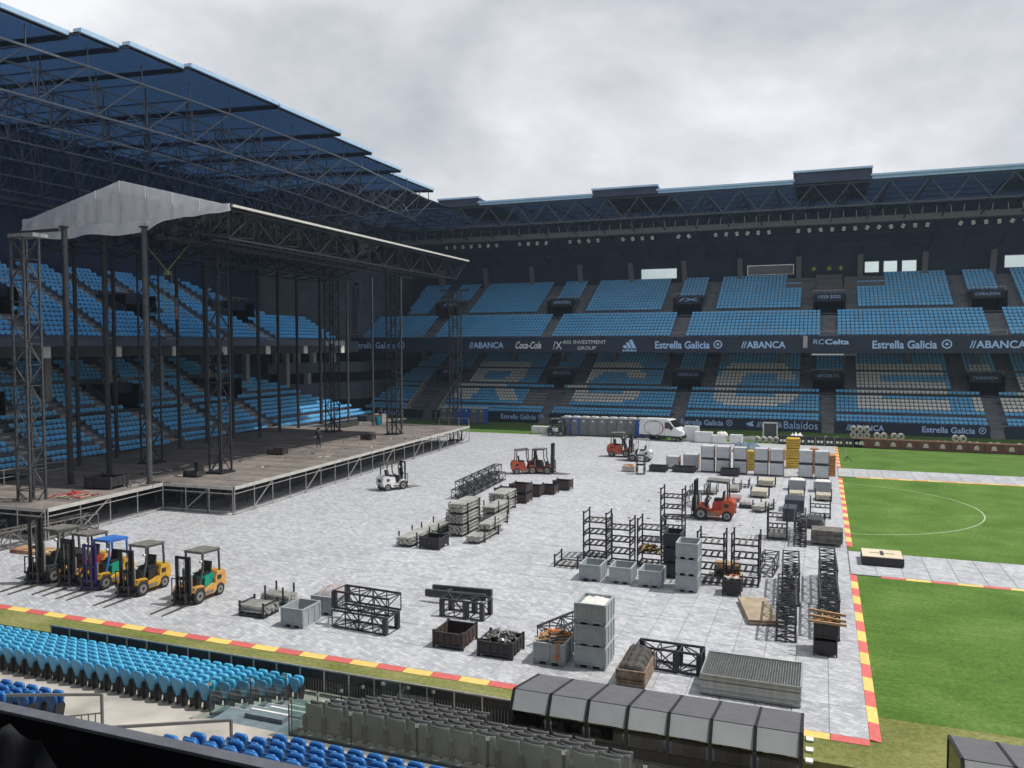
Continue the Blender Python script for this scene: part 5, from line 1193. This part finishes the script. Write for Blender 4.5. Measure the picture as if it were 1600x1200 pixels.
# small stillage near kerb
place(pr, (-22.0,-32.9,FZ), 0, 'low post pallet with pipes, right of the parked forklifts', GR, (.95,.8,1))
pipes('short pipe bundle in the low post pallet right of the parked forklifts', -22.0,-32.9,.02,1.3,8,3,rz=0,frame=False); pipes('pipe bundle behind the low post pallet', -22.1,-31.4,.0,1.4,6,3,rz=0,posts=.8)

# --- fence panel stack, boards, sack pile, lid box
m_fen = mat('fence_galv', (.40,.42,.41), .45, .5, var=.2, sc=5)
fm = MB(); FW, FD = 2.95, 2.0
for p, q in (((0,0,0),(FW,0,0)),((0,FD,0),(FW,FD,0)),((0,0,0),(0,FD,0)),((FW,0,0),(FW,FD,0))): fm.bar(p, q, .04, m_fen)
ffr = fm.mesh('panel_frame'); fm = MB()
for i in range(1,38): fm.bar((FW*i/38,0,0),(FW*i/38,FD,0),.009,m_fen)
for i in range(1,11): fm.bar((0,FD*i/11,.005),(FW,FD*i/11,.005),.012,m_fen)
fmm = fm.mesh('wire_mesh')
for k in range(15):
    t = thing('fence_panel', f'{ordn(k+1)} galvanised mesh fence panel from the bottom of the flat stack' if k < 14 else 'topmost galvanised mesh fence panel of the flat stack behind the dugout', 'fence panel', (-4.15+R.uniform(-.02,.02),-34.35+R.uniform(-.02,.02),FZ+.06+.042*k), group='flat stack of mesh fence panels')
    inst('panel_frame', ffr, t); o = inst('wire_mesh', fmm, t); o['kind'] = 'stuff'
def slab(name, lab, cat, cx, cy, w, d, z0, z1, rz, m, parts=3, grp=None, nm='board'):
    t = thing(name, lab, cat, (cx,cy,z0), math.radians(rz), grp)
    for k in range(parts):
        b = MB(); jj = R.uniform(-.05,.05) if 'deck' in nm or nm in ('board','plank') else 0; za = (z1-z0)*k/parts; zb_ = (z1-z0)*(k+1)/parts-.004; j = R.uniform(-.02,.02)
        b.box(-w/2+j+jj,w/2+j,-d/2-j-jj,d/2-j,za,zb_,m); o = bpy.data.objects.new(nm, b.mesh(nm)); COL.objects.link(o); o.parent = t
    return t
slab('plywood_stack', 'flat stack of worn plywood boards left of the long truss row', 'boards', -3.05,-25.75, 1.15, 2.9, FZ+.02, FZ+.22, 13, m_woodp, 4)
t = slab('lidded_box', 'low dark box with pale wooden lid marked by a dark cross on the walkway', 'box', 2.2, -15.5, 1.9, 1.7, FZ+.05, FZ+.42, 0, mat('box_dark',(.035,.033,.032),.7), 2, nm='box_side')
b = MB(); b.box(1.28,3.12,-16.33,-14.67,.475,.51,mat('lid_ply',(.66,.56,.42),.7,var=.1)); b.build('lid', t)
b = MB(); b.box(1.6,2.8,-15.53,-15.47,.511,.52,m_rustd); b.box(2.12,2.28,-15.95,-15.05,.511,.522,m_rustd); b.build('lid_cross', t)
t = slab('plank_stack', 'stack of brown planks with dark humped bags on top near the dugout', 'plank stack', -6.32,-33.6, .95, 1.9, FZ+.02, FZ+.50, 0, mat('plank_brown',(.15,.085,.055),.8,c2=(.30,.24,.19),sc=6), 6, nm='plank')
for k in range(4): lumpy('dark_bag', f'dark humped bag, {ordn(k+1)} from the camera side on the brown plank stack', 'bag', (-6.32,-34.25+.42*k,FZ+.5), (.42,.22), .26+.03*k, mat('bag_dark',(.06,.058,.052),.7,var=.4,sc=5,bump=.6))['group'] = 'dark bags on the plank stack'
t = thing('flat_crate', 'shallow grey crate holding white sheets behind the fence panels', 'crate', (-3.2,-32.2,FZ))
for (x0,x1,y0,y1) in ((-3.85,-2.55,-32.75,-32.7),(-3.85,-2.55,-31.7,-31.65),(-3.85,-3.8,-32.7,-31.7),(-2.6,-2.55,-32.7,-31.7)): b = MB(); b.box(x0,x1,y0,y1,FZ,.35,m_steelg); b.build('side_panel', t)
lumpy('white_sheet', 'crumpled white sheets lying in the shallow grey crate', 'sheeting', (-3.2,-32.2,.12), (.58,.46), .2, m_sheetw)
slab('dark_plank_stack', 'dark stack of folded decks beside the kerb at the cover edge', 'deck stack', -.35,-12.4,1.6,1.2,FZ+.15,FZ+.85,0,mat('deck_dark',(.07,.068,.065),.7,c2=(.22,.20,.17),sc=5),5,nm='deck')
place(pr,(-2.95,-11.9,FZ),0,'bottom post pallet of the short rack by the vertical trusses',GR,(.85,1,1)); place(pr,(-2.95,-11.9,FZ+.6),0,'second post pallet of the short rack by the vertical trusses',GR,(.85,1,1)); place(pr,(-2.95,-11.9,FZ+1.2),0,'top post pallet of the short rack by the vertical trusses',GR,(.85,1,1))
slab('panel_stack','grey panels stacked inside the short rack','panel stack',-2.95,-11.9,.9,.95,FZ+.14,FZ+.42,0,m_galv,4,nm='panel')
# tall carts of grey panels in pairs
m_pan = mat('cart_panel', (.52,.54,.57), .6, var=.08, sc=2, rnd=.05); m_cartf = mat('cart_frame_brown', (.30,.17,.10), .7, var=.2)
def cart_proto():
    t = thing('panel_cart', '', 'panel cart', (0,0,0))
    for k in range(6): b = MB(); b.box(-.50,.50,-.45,.45,.12+.158*k,.272+.158*k,m_pan); b.build('panel', t)
    b = MB(); b.box(-.54,-.51,-.5,.5,.03,1.1,m_galv); b.box(.51,.54,-.5,.5,.03,1.1,m_cartf); b.box(-.54,.54,-.5,.5,.03,.11,m_steel); b.build('frame', t); return t
pc = cart_proto()
for i, px in enumerate(((1107,745),(1131,746),(1157,746),(1190,748),(1216,748),(1259,752),(1285,752))):
    pass
for i, x in enumerate((-9.75,-8.45,-7.05,-5.35,-4.1,-1.85,-.62)):
    for k in (0, 1): place(pc, (x,11.3-.08*i,FZ+1.16*k), 0, f'{("lower","upper")[k]} grey panel cart of the {ordn(i+1)} pair from the left', 'grey panel carts stacked in pairs', (1.03,1,1.02))
place(pc, (-12.85,12.2,FZ), 0, 'single grey panel cart between the two dark boxes', 'grey panel carts stacked in pairs'); place(pc, (-11.3,12.3,FZ), 0, 'brown-framed panel cart behind the long dark box', 'grey panel carts stacked in pairs', (1.2,1,1.25))
m_gp = mat('grey_plastic', (.27,.285,.31), .6, var=.1)
for i, (x, y) in enumerate(((-2.35,4.7),(-.55,4.6))):
    slab('grey_case', f'wide grey case with pale contents, {("left","right")[i]} one in front of the panel carts', 'case', x, y, 1.25, 1.1, FZ+.02, FZ+.78, 0, m_gp, 2, 'wide grey cases', 'case_body')
    lumpy('pale_sheets', f'pale folded sheets lying on the {("left","right")[i]} wide grey case', 'sheeting', (x, y+.1, FZ+.76), (.55,.5), .12, m_sheetw)
    pipes(f'pale curved rods in a frame in front of the {("left","right")[i]} wide grey case', x+.05, 1.2-.2*i, 0, 1.3, 8, 3, m=MATS['cream_beam'], r=.06)
slab('dark_case','dark navy case between the pale rods and the vertical trusses','case',-2.3,-3.2,1.2,1.8,FZ+.02,FZ+.8,0,mat('navy_case',(.045,.055,.075),.6),2,nm='case_body')
slab('dark_case','second dark navy case closer to the vertical trusses','case',-2.45,-6.4,.8,1.5,FZ+.02,FZ+.8,0,MATS['navy_case'],2,nm='case_body')
place(pr,(-.7,-5.0,FZ),0,'post pallet upright behind the dark pipe bundle',GR); place(pr,(-.7,-5.0,FZ+.6),0,'second post pallet behind the dark pipe bundle',GR)
slab('low_skid','low black skid with bags on it behind the red forklift','skid',-5.3,-3.6,.95,.9,FZ,FZ+.25,0,m_blackp,1,nm='skid_body'); lumpy('pale_bag','pale pinkish bag on the low black skid','bag',(-5.3,-3.5,FZ+.25),(.35,.35),.3,MATS['pale_cloth'])
slab('red_skid','grey skid with red edges behind the big red forklift','skid',-6.5,-1.3,1.2,1.4,FZ,FZ+.3,0,mat('skid_red',(.35,.12,.12),.6,c2=(.25,.27,.26),sc=4),3,nm='skid_board')
slab('timber_load','pale timber load topped with orange pieces before the white forklift','timber',-16.1,9.2,1.1,1.0,FZ+.05,FZ+.5,-5,mat('pale_timber',(.5,.44,.36),.7),4,nm='timber_layer')
heap('orange_offcuts','orange offcuts lying on the pale timber load','offcuts',(-16.1,9.2,.55),(.45,.4),.08,16,[m_strap,m_wood],(.02,.035),(.2,.5))
# yellow, red and white clutter beyond the carts
m_yc = mat('yellow_crate', (.62,.42,.05), .6, var=.25, sc=5); m_oc = mat('orange_crate', (.50,.22,.08), .6, var=.3, sc=5)
def crate(lab, x, y, z, w, d, h, m, n=4, grp='small coloured crates beyond the panel carts'):
    t = thing('slatted_crate', lab, 'crate', (x,y,z), group=grp)
    for k in range(n): b = MB(); za = z+h*k/n; b.box(x-w/2,x+w/2,y-d/2,y+d/2,za+.01,za+h/n-.03,m); b.build('slat_band', t)
    for sx in (-1,1): b = MB(); b.box(x+sx*w/2-.04,x+sx*w/2+.04,y-d/2-.02,y-d/2+.04,z,z+h,m); b.build('corner_post', t)
    return t
crate('yellow slatted crate between the third and fourth cart pairs', -6.25,13.6,FZ,.85,.9,1.0,m_yc)
crate('second yellow crate stacked above the one between cart pairs', -6.25,13.6,FZ+1.0,.8,.9,.7,m_yc)
for k in range(3): crate(f'{("bottom","middle","top")[k]} yellow crate of the tall pile right of the cart pairs', -3.0,16.2,FZ+.9*k,1.1,1,.86,m_yc)
for k in range(2): crate(f'{("lower","upper")[k]} orange crate between the last two cart pairs', -1.25,13.6,FZ+1.1*k,.6,.9,1.05,m_oc)
for k in range(2): crate(f'{("lower","upper")[k]} orange crate beside the cover edge behind the last cart', .15,12.9,FZ+.9*k,.5,1.4,.85,m_oc)
for k, (x, y, m) in enumerate(((-1.9,18.2,m_oc),(-.6,18.4,m_oc),(-4.6,19.5,mat('pink_crate',(.55,.25,.24),.6)),(-3.5,21.5,MATS['cream_beam']),(-1.9,22.5,m_sheetw))):
    crate(f'{("brown orange","orange","pink and white","cream","white")[k]} crate in the coloured row behind the carts', x, y, FZ, 1.2, 1.1, 1.3-.1*k, m)
m_navt = mat('blue_tarp', (.08,.13,.17), .6, var=.3, sc=4, bump=.4)
lumpy('blue_tarp', 'blue grey tarpaulin pile behind the fourth cart pair', 'tarpaulin', (-7.8,26.5,FZ), (1.4,1.5), 1.1, m_navt)
for k, (x, y, w, h, lab) in enumerate(((-12.9,32.4,1.9,1.2,'white table with boxes right of the white van'),(-11.2,32.2,1.4,.9,'low white case pile right of the van table'),(-9.4,32.4,1.3,1.0,'plain white cabinet standing alone beyond the carts'),(-14.4,33.4,1.6,1.7,'tall white board just behind the van nose'))):
    slab('white_case', lab, 'case', x, y, w, 1.0, FZ+.05, FZ+h, 0, m_fw, 3, 'white cases near the van', 'case_layer')
lumpy('white_cover','white cloth bunched on the low white cases','cloth',(-10.9,32.2,FZ+.9),(.6,.4),.5,m_sheetw)
# goal frame, rolls, barrels, dark wall with white boxes, brown crate wall
m_gw = mat('goal_white', (.72,.72,.70), .5)
g = thing('small_goal', 'small white goal frame in front of the advertising wall', 'goal', (-6.15,37.5,0))
for a, c in (((-6.9,37.5,0),(-6.9,37.5,2.0)),((-5.4,37.5,0),(-5.4,37.5,2.0)),((-6.95,37.5,2.0),(-5.35,37.5,2.0))): b = MB(); b.bar(a, c, .14, m_gw); b.build('bar', g)
b = MB(); b.box(-6.85,-5.45,37.9,37.95,.2,1.9,mat('goal_net',(.10,.11,.12),.9)); b.build('net', g)
rl = MB(); rl.tube((0,-.4,.33),(0,.4,.33),.33,mat('pale_roll',(.50,.47,.42),.7,var=.2,sc=5),12); rl.tube((0,-.42,.33),(0,.42,.33),.12,m_rustd,8); rlm = rl.mesh('roll_body')
def roll(x, y, z, lab, grp):
    t = thing('turf_roll', lab, 'roll', (x,y,z), group=grp); inst('roll_body', rlm, t)
for k in range(5): roll(-7.4+.66*k, 35.2, 0, f'pale roll, {ordn(k+1)} from the left below the white goal frame', 'rolls below the small goal')
for gi, (x0, cols, rows) in enumerate(((2.6,3,3),(5.0,2,2),(6.7,2,2),(8.4,2,1),(11.0,2,1),(12.6,2,2),(14.0,2,1),(15.9,2,1),(18.5,3,1),(20.9,3,1),(23.5,2,2))):
    for i in range(cols):
        for j in range(rows): roll(x0+.68*i, 37.2, .66*j, f'pale roll, {ordn(i+1)} across and {ordn(j+1)} up in the {ordn(gi+1)} roll cluster from the left', 'pale rolls behind the brown crates')
m_bc = mat('crate_brown', (.16,.065,.045), .7, var=.25, sc=2); m_emb = mat('crate_emblem', (.62,.55,.48), .6)
for i in range(15):
    x = 3.3+1.52*i; y = 33.6-.07*i; t = thing('brown_crate', f'brown wooden crate with white round emblem, {ordn(i+1)} from the left along the far touchline', 'crate', (x,y,0), group='brown crates along the far touchline')
    b = MB(); b.box(x-.75,x+.75,y,y+.9,.05,.98,m_bc); b.build('crate_body', t); b = MB(); b.box(x-.77,x+.77,y-.03,y+.0,.92,1.0,m_cartf); b.build('top_rim', t)
    b = MB(); n = 14; b.add([(x+.22*math.cos(2*math.pi*k/n), y-.012, .52+.22*math.sin(2*math.pi*k/n)) for k in range(n)], [tuple(range(n))], m_emb); b.box(x-.28,x+.28,y-.02,y-.014,.30,.38,m_emb); b.build('round_emblem', t)
for i in range(9):
    x = -4.6+.95*i; t = thing('black_case', f'black case with white labels, {ordn(i+1)} from the left beyond the coloured crates', 'case', (x,33.6,0), group='black cases beyond the coloured crates')
    b = MB(); b.box(x-.45,x+.45,33.6,34.5,.03,.95,m_blackp); b.build('case_body', t); b = MB(); b.box(x-.3,x-.05,33.58,33.60,.35,.6,m_gw); b.box(x+.05,x+.3,33.58,33.60,.35,.6,m_gw); b.build('label_plate', t)
lumpy('grey_tarp','long grey tarpaulin heap on the grass before the advertising wall','tarpaulin',(.2,37.5,0),(2.0,.9),.8,mat('grey_tarp',(.18,.18,.17),.8,bump=.4))
lumpy('grey_tarp','low dark tarpaulin heap on the far grass behind the carts','tarpaulin',(-9.0,37.5,0),(2.4,.8),.5,MATS['grey_tarp'])
lumpy('white_heap','white heaped bags on a black case beyond the carts','bags',(-3.2,36,0),(.8,.7),1.3,m_sheetw)
sm = thing('sprinkler', 'small dark sprinkler tripod on the far grass', 'sprinkler', (1.6,22.5,0)); b = MB(); b.bar((1.3,22.3,0),(1.6,22.5,.5),.05,m_steel); b.bar((2.0,22.4,0),(1.6,22.5,.5),.05,m_steel); b.bar((1.6,22.9,0),(1.6,22.5,.5),.05,m_steel); b.build('legs', sm); b = MB(); b.tube((1.6,22.5,.45),(1.45,22.4,1.1),.05,m_galv); b.build('nozzle', sm)

# --- toilets
m_tg = mat('cabin_grey', (.17,.18,.19), .6, var=.12, sc=2, rnd=.08); m_tb = mat('cabin_blue', (.02,.10,.48), .5, var=.1, sc=2); m_tr2 = mat('cabin_roof', (.50,.51,.50), .5)
def cabin(x, y, m, door, lab):
    t = thing('toilet_cabin', lab, 'toilet cabin', (x,y,0), group='portable toilet cabins at the far side')
    b = MB(); b.box(x-.55,x+.55,y-.55,y+.55,.06,2.12,m); b.build('cabin_wall', t)
    b = MB(); b.box(x-.42,x+.42,y-.59,y-.555,.14,2.0,door); b.build('door', t); b = MB(); b.box(x-.12,x+.12,y-.61,y-.592,1.72,1.90,m_gw); b.build('door_sign', t)
    b = MB(); b.box(x+.28,x+.34,y-.62,y-.592,1.0,1.15,m_blackp); b.build('door_handle', t)
    b = MB(); b.prism([(x-.58,2.12),(x+.58,2.12),(x+.56,2.24),(x+.3,2.33),(x-.3,2.33),(x-.56,2.24)], y-.58, y+.58, m_tr2, 'y'); b.build('cabin_roof', t)
    for s in (-1,1): b = MB(); b.box(x+s*.5-.05,x+s*.5+.05,y-.57,y-.54,.1,2.1,m); b.build('corner_strip', t)
for i in range(11):
    x = -29.6+1.13*i if i < 10 else -18.0; y = 34.9+.04*i; bl = i == 8; 
    cabin(x, y, m_tb if i in (1,8) else m_tg, m_tb if i == 8 else m_tg, f'{("blue" if i == 8 else "grey")} toilet cabin, {ordn(i+1)} from the left in the long row by the van')
for i in range(6):
    cabin(-50.3+1.15*i, 44.2, m_tb if i in (2,3,5) else m_tg, m_tb if i in (2,3) else m_tg, f'{("blue" if i in (2,3) else "grey")} toilet cabin, {ordn(i+1)} from the left beside the corner stair')
for i in range(3): slab('white_box', f'small white box pallet, {ordn(i+1)} from the left before the grey forklift', 'box', -33.6+.95*i, 35.0, .9, .9, .03, .95, 0, m_gw, 3, 'white box pallets left of the cabins', 'box_layer')

# --- white van
v = thing('delivery_van', 'white high-roof van with red and black ring logo on its side', 'van', (0,0,0))
m_van = mat('van_white', (.76,.77,.78), .25, var=.04, sc=1); m_glassd = mat('dark_glass', (.015,.018,.02), .08, spec=.8)
side = [(-2.55,.42),(-2.58,1.0),(-2.50,2.05),(-2.35,2.40),(.75,2.45),(1.15,2.35),(1.80,1.58),(2.45,1.25),(2.62,1.0),(2.66,.42)]
b = MB(); n = len(side)
def ins(p, s): return (p[0], p[1])
vs = [(x, -.92, z) for x, z in side]+[(x*.985, -1.0+.10*max(0,(z-1.2)), z) for x, z in side]
lay = []
for yy in (-1, 1):
    lay.append([(x*(.99), yy*1.0, z) for x, z in side])
b.add(lay[0]+lay[1], [tuple(range(n)), tuple(range(n,2*n))[::-1]]+[(i,n+i,n+(i+1)%n,(i+1)%n) for i in range(n)], m_van); b.build('van_body', v)
for yy in (-1, 1):
    s = yy*1.0
    b = MB(); b.add([(.62,s*1.008,1.42),(1.60,s*1.008,1.42),(1.66,s*1.008,1.56),(1.14,s*1.008,2.14),(.62,s*1.008,2.14)], [(0,1,2,3,4)], m_glassd); o = b.build('side_window', v)
    b = MB(); b.box(-2.5,2.6,min(s*.985,s*1.015),max(s*.985,s*1.015),.42,.62,m_blackp); b.build('sill_trim', v)
    b = MB(); b.box(1.35,1.5,min(s*1.0,s*1.22),max(s*1.0,s*1.22),1.30,1.62,m_blackp); b.build('wing_mirror', v)
    for (cx, r0, r1, m, a0, a1) in ((-.60,.82,.88,m_fr,-2.6,2.2),(-.42,.74,.79,m_steelg,-1.6,1.9),(-1.0,.78,.83,m_blackp,1.2,4.6)):
        b = MB(); k_ = 28
        for i in range(k_):
            p, q = a0+(a1-a0)*i/k_, a0+(a1-a0)*(i+1)/k_
            P = lambda r, a: (cx+r*1.15*math.cos(a), s*1.008, 1.42+r*.98*math.sin(a))
            b.quad(P(r0,p),P(r1,p),P(r1,q),P(r0,q), m)
        b.build('ring_logo', v)
    for x in (-1.6,1.72): wheel(v, x, s*.86, .36, .24)
b = MB(); b.add([(1.17,-.88,2.31),(1.17,.88,2.31),(1.82,.92,1.60),(1.82,-.92,1.60)], [(0,3,2,1)], m_glassd)
for i in range(4): x, y, z = b.v[i]; b.v[i] = (x+.03,y,z+.02)
b.build('windscreen', v)
b = MB(); b.box(2.60,2.72,-.95,.95,.36,.72,m_blackp); b.build('front_bumper', v)
for y in (-.72,.72): b = MB(); b.add([(2.46,y-.16,1.20),(2.46,y+.16,1.20),(2.64,y+.18,.98),(2.64,y-.18,.98)], [(0,3,2,1)], m_galv); [b.v.__setitem__(i,(b.v[i][0]+.02,b.v[i][1],b.v[i][2]+.02)) for i in range(4)]; b.build('headlight', v)
b = MB(); b.box(-.02,.0,-1.006,-1.0,.62,1.9,m_steelg); b.box(.56,.58,-1.006,-1.0,.62,1.6,m_steelg); b.build('door_gap', v)
text('EVENTOS', 'van_lettering', v, -1.0, -.1, 1.42, lambda a, z, w: (a, -1.0+.09*max(0,z-1.1)-.012, z), m_steelg, h=.16) if 0 else None
v.location = (-17.6, 33.3, FZ); v.rotation_euler = (0,0,math.radians(-14)); v.scale = (1.0,1,1)

# --- people
def person(x, y, z, rz, top, legs, lab, arm=.3, hat=None):
    t = thing('person', lab, 'person', (0,0,0), group=None)
    J = {'p':(0,0,.95),'c':(0,0,1.25),'n':(0,0,1.48),'h':(0,.02,1.62),'ht':(0,.03,1.74),'ls':(-.19,0,1.42),'le':(-.27,.05,1.15),'lw':(-.24,.05+arm*.7,1.0),'rs':(.19,0,1.42),'re':(.27,.03,1.15),'rw':(.26,.08+arm*.4,.92),
         'lh':(-.10,0,.90),'lk':(-.12,.03,.50),'la':(-.13,-.02,.08),'lf':(-.14,.12,.04),'rh':(.10,0,.90),'rk':(.13,.06,.50),'ra':(.14,.06,.08),'rf':(.15,.20,.04)}
    rad = {'p':.14,'c':.155,'n':.06,'h':.095,'ht':.08,'ls':.07,'le':.05,'lw':.04,'rs':.07,'re':.05,'rw':.04,'lh':.10,'lk':.07,'la':.05,'lf':.045,'rh':.10,'rk':.07,'ra':.05,'rf':.045}
    E_ = [('p','c'),('c','n'),('n','h'),('h','ht'),('c','ls'),('ls','le'),('le','lw'),('c','rs'),('rs','re'),('re','rw'),('p','lh'),('lh','lk'),('lk','la'),('la','lf'),('p','rh'),('rh','rk'),('rk','ra'),('ra','rf')]
    K = list(J); me = bpy.data.meshes.new('body'); me.from_pydata([J[k] for k in K], [(K.index(a), K.index(c)) for a, c in E_], [])
    o = bpy.data.objects.new('body', me); COL.objects.link(o); md = o.modifiers.new('s', 'SKIN')
    for i, k in enumerate(K): me.skin_vertices[0].data[i].radius = (rad[k], rad[k])
    me.skin_vertices[0].data[0].use_root = True; o.modifiers.new('d', 'SUBSURF').levels = 1
    dg = bpy.context.evaluated_depsgraph_get(); m2 = bpy.data.meshes.new_from_object(o.evaluated_get(dg)); bpy.data.objects.remove(o)
    m2.materials.clear(); [m2.materials.append(m) for m in (top, legs, mat('skin_tone',(.42,.25,.18),.6,var=.05), m_blackp)]
    for p in m2.polygons: zc = p.center.z; p.material_index = 2 if (zc > 1.5 or (abs(p.center.x) > .2 and zc < 1.08)) else 3 if zc < .1 else 1 if zc < .96 else 0; p.use_smooth = True
    o = bpy.data.objects.new('body', m2); COL.objects.link(o); o.parent = t
    b = MB(); b.prism([(-.10,1.64),(.10,1.64),(.11,1.72),(.07,1.80),(-.07,1.80),(-.11,1.72)], -.08, .13, hat or m_blackp, 'y'); b.build('helmet' if hat else 'hair', t)
    t.location = (x,y,z); t.rotation_euler = (0,0,math.radians(rz)); return t
m_hiv = mat('hi_vis', (.45,.62,.05), .6); m_hio = mat('hi_vis_orange', (.75,.20,.03), .6); m_shw = mat('shirt_white', (.6,.6,.6), .7); m_jean = mat('jeans_dark', (.03,.035,.05), .8)
person(-48.4,22.9,DZ,160,m_jean,mat('trouser_red',(.35,.10,.08),.8),'person in dark top reaching up at the back right of the stage', .4)
person(-57.1,12.4,1.7,90,m_shw,m_jean,'person in white shirt standing behind the stage before the end seats')
person(-42.4,1.5,DZ,200,m_jean,m_jean,'person in dark clothes walking on the middle of the stage deck')
for i, x in enumerate((-2.0,.0,1.5)): person(x,63.2,20.3,180,m_hiv,m_jean,f'person in yellow vest, {("left","middle","right")[i]} of three above the upper seats')['group'] = 'people in yellow vests on the top walkway'
person(-18.7,18.0,.62,0,m_jean,m_jean,'driver in dark clothes standing on the orange forklift', .5)
# stage clutter
t = thing('floor_machine', 'small dark machine with upright back on the stage deck', 'machine', (-41.3,-14.9,DZ)); b = MB(); b.box(-42.1,-40.9,-15.3,-14.5,DZ+.08,DZ+.42,m_rustd); b.build('machine_body', t); b = MB(); b.box(-41.2,-40.9,-15.2,-14.6,DZ+.42,DZ+1.05,m_blackp); b.build('upright_back', t); b = MB(); b.tube((-41.9,-15.3,DZ+.12),(-41.9,-14.5,DZ+.12),.12,m_tyre,10); b.build('wheel', t)
b = MB(); b.tube((-47.9,21.4,DZ),(-47.9,21.4,DZ+.95),.32,mat('barrel_cyan',(.02,.30,.42),.5),16); tag(b.build('blue_barrel'), 'cyan blue barrel at the back right of the stage', 'barrel')
heap('red_strap_pile','red and pale straps scattered on the left stage wing','straps',(-43.0,-23.4,DZ),(1.1,1.0),.12,34,[mat('red_strap',(.5,.04,.04),.7),m_woodp,m_red,m_clampc],(.03,.05),(.3,.9),flat=.1)
heap('loose_poles','pale poles lying across the left stage wing by the dark box','poles',(-42.6,-18.6,DZ),(.8,.9),.10,14,[m_clampc,m_galv,m_pipe],(.04,.05),(1.4,2.4),flat=.02)
heap('deck_scraps','pale scraps and offcuts scattered over the stage deck','scraps',(-41.5,2,DZ),(4.5,12),.02,70,[m_sheetw,m_woodp,m_rustd],(.015,.04),(.1,.5),flat=.0)
heap('deck_scraps','grey scraps near the left front of the stage deck','scraps',(-43.8,-13,DZ),(2.0,2.5),.03,22,[m_sheetw,m_galv,m_rustd],(.02,.05),(.2,.8),flat=.0)
b = MB(); b.box(-50.5,-49.0,24.2,25.6,DZ,DZ+.9,m_conc); b.box(-52.5,-51.2,24.4,25.6,DZ,DZ+.7,m_steelg); tt = thing('concrete_blocks','pale concrete ballast blocks behind the right end of the stage','ballast',(-50,25,DZ)); b.build('block_group', tt)
b = MB(); 
tw = slab('plywood_sheet','dark red and yellow sheet lying on the floor by the left tower','sheet',-39.3,-28.9,2.6,1.0,FZ+.02,FZ+.20,5,mat('red_yellow_ply',(.60,.45,.22),.7,c2=(.20,.05,.04),sc=1.2),2)
heap('floor_debris','small pieces of debris on the floor cover between racks and forklift','debris',(-6.5,-10,FZ),(5.5,14),.0,60,[m_sheetw,m_rustd,m_strap,m_woodp],(.01,.03),(.08,.35),flat=.0)

# ---------------------------------------------------------------- thin air haze
hb = MB(); hm = bpy.data.materials.new('haze'); hm.use_nodes = True; hn = hm.node_tree.nodes; hn.remove(hn['Principled BSDF'])
pv = hn.new('ShaderNodeVolumePrincipled'); pv.inputs['Color'].default_value = (.6,.78,1,1); pv.inputs['Density'].default_value = .00035
hm.node_tree.links.new(pv.outputs[0], hn['Material Output'].inputs['Volume'])
hb.box(-401,401,-401,401,-1.6,36,hm); o = hb.build('haze'); o['kind'] = 'stuff'; tag(o, 'thin pale haze filling the stadium air', 'haze')
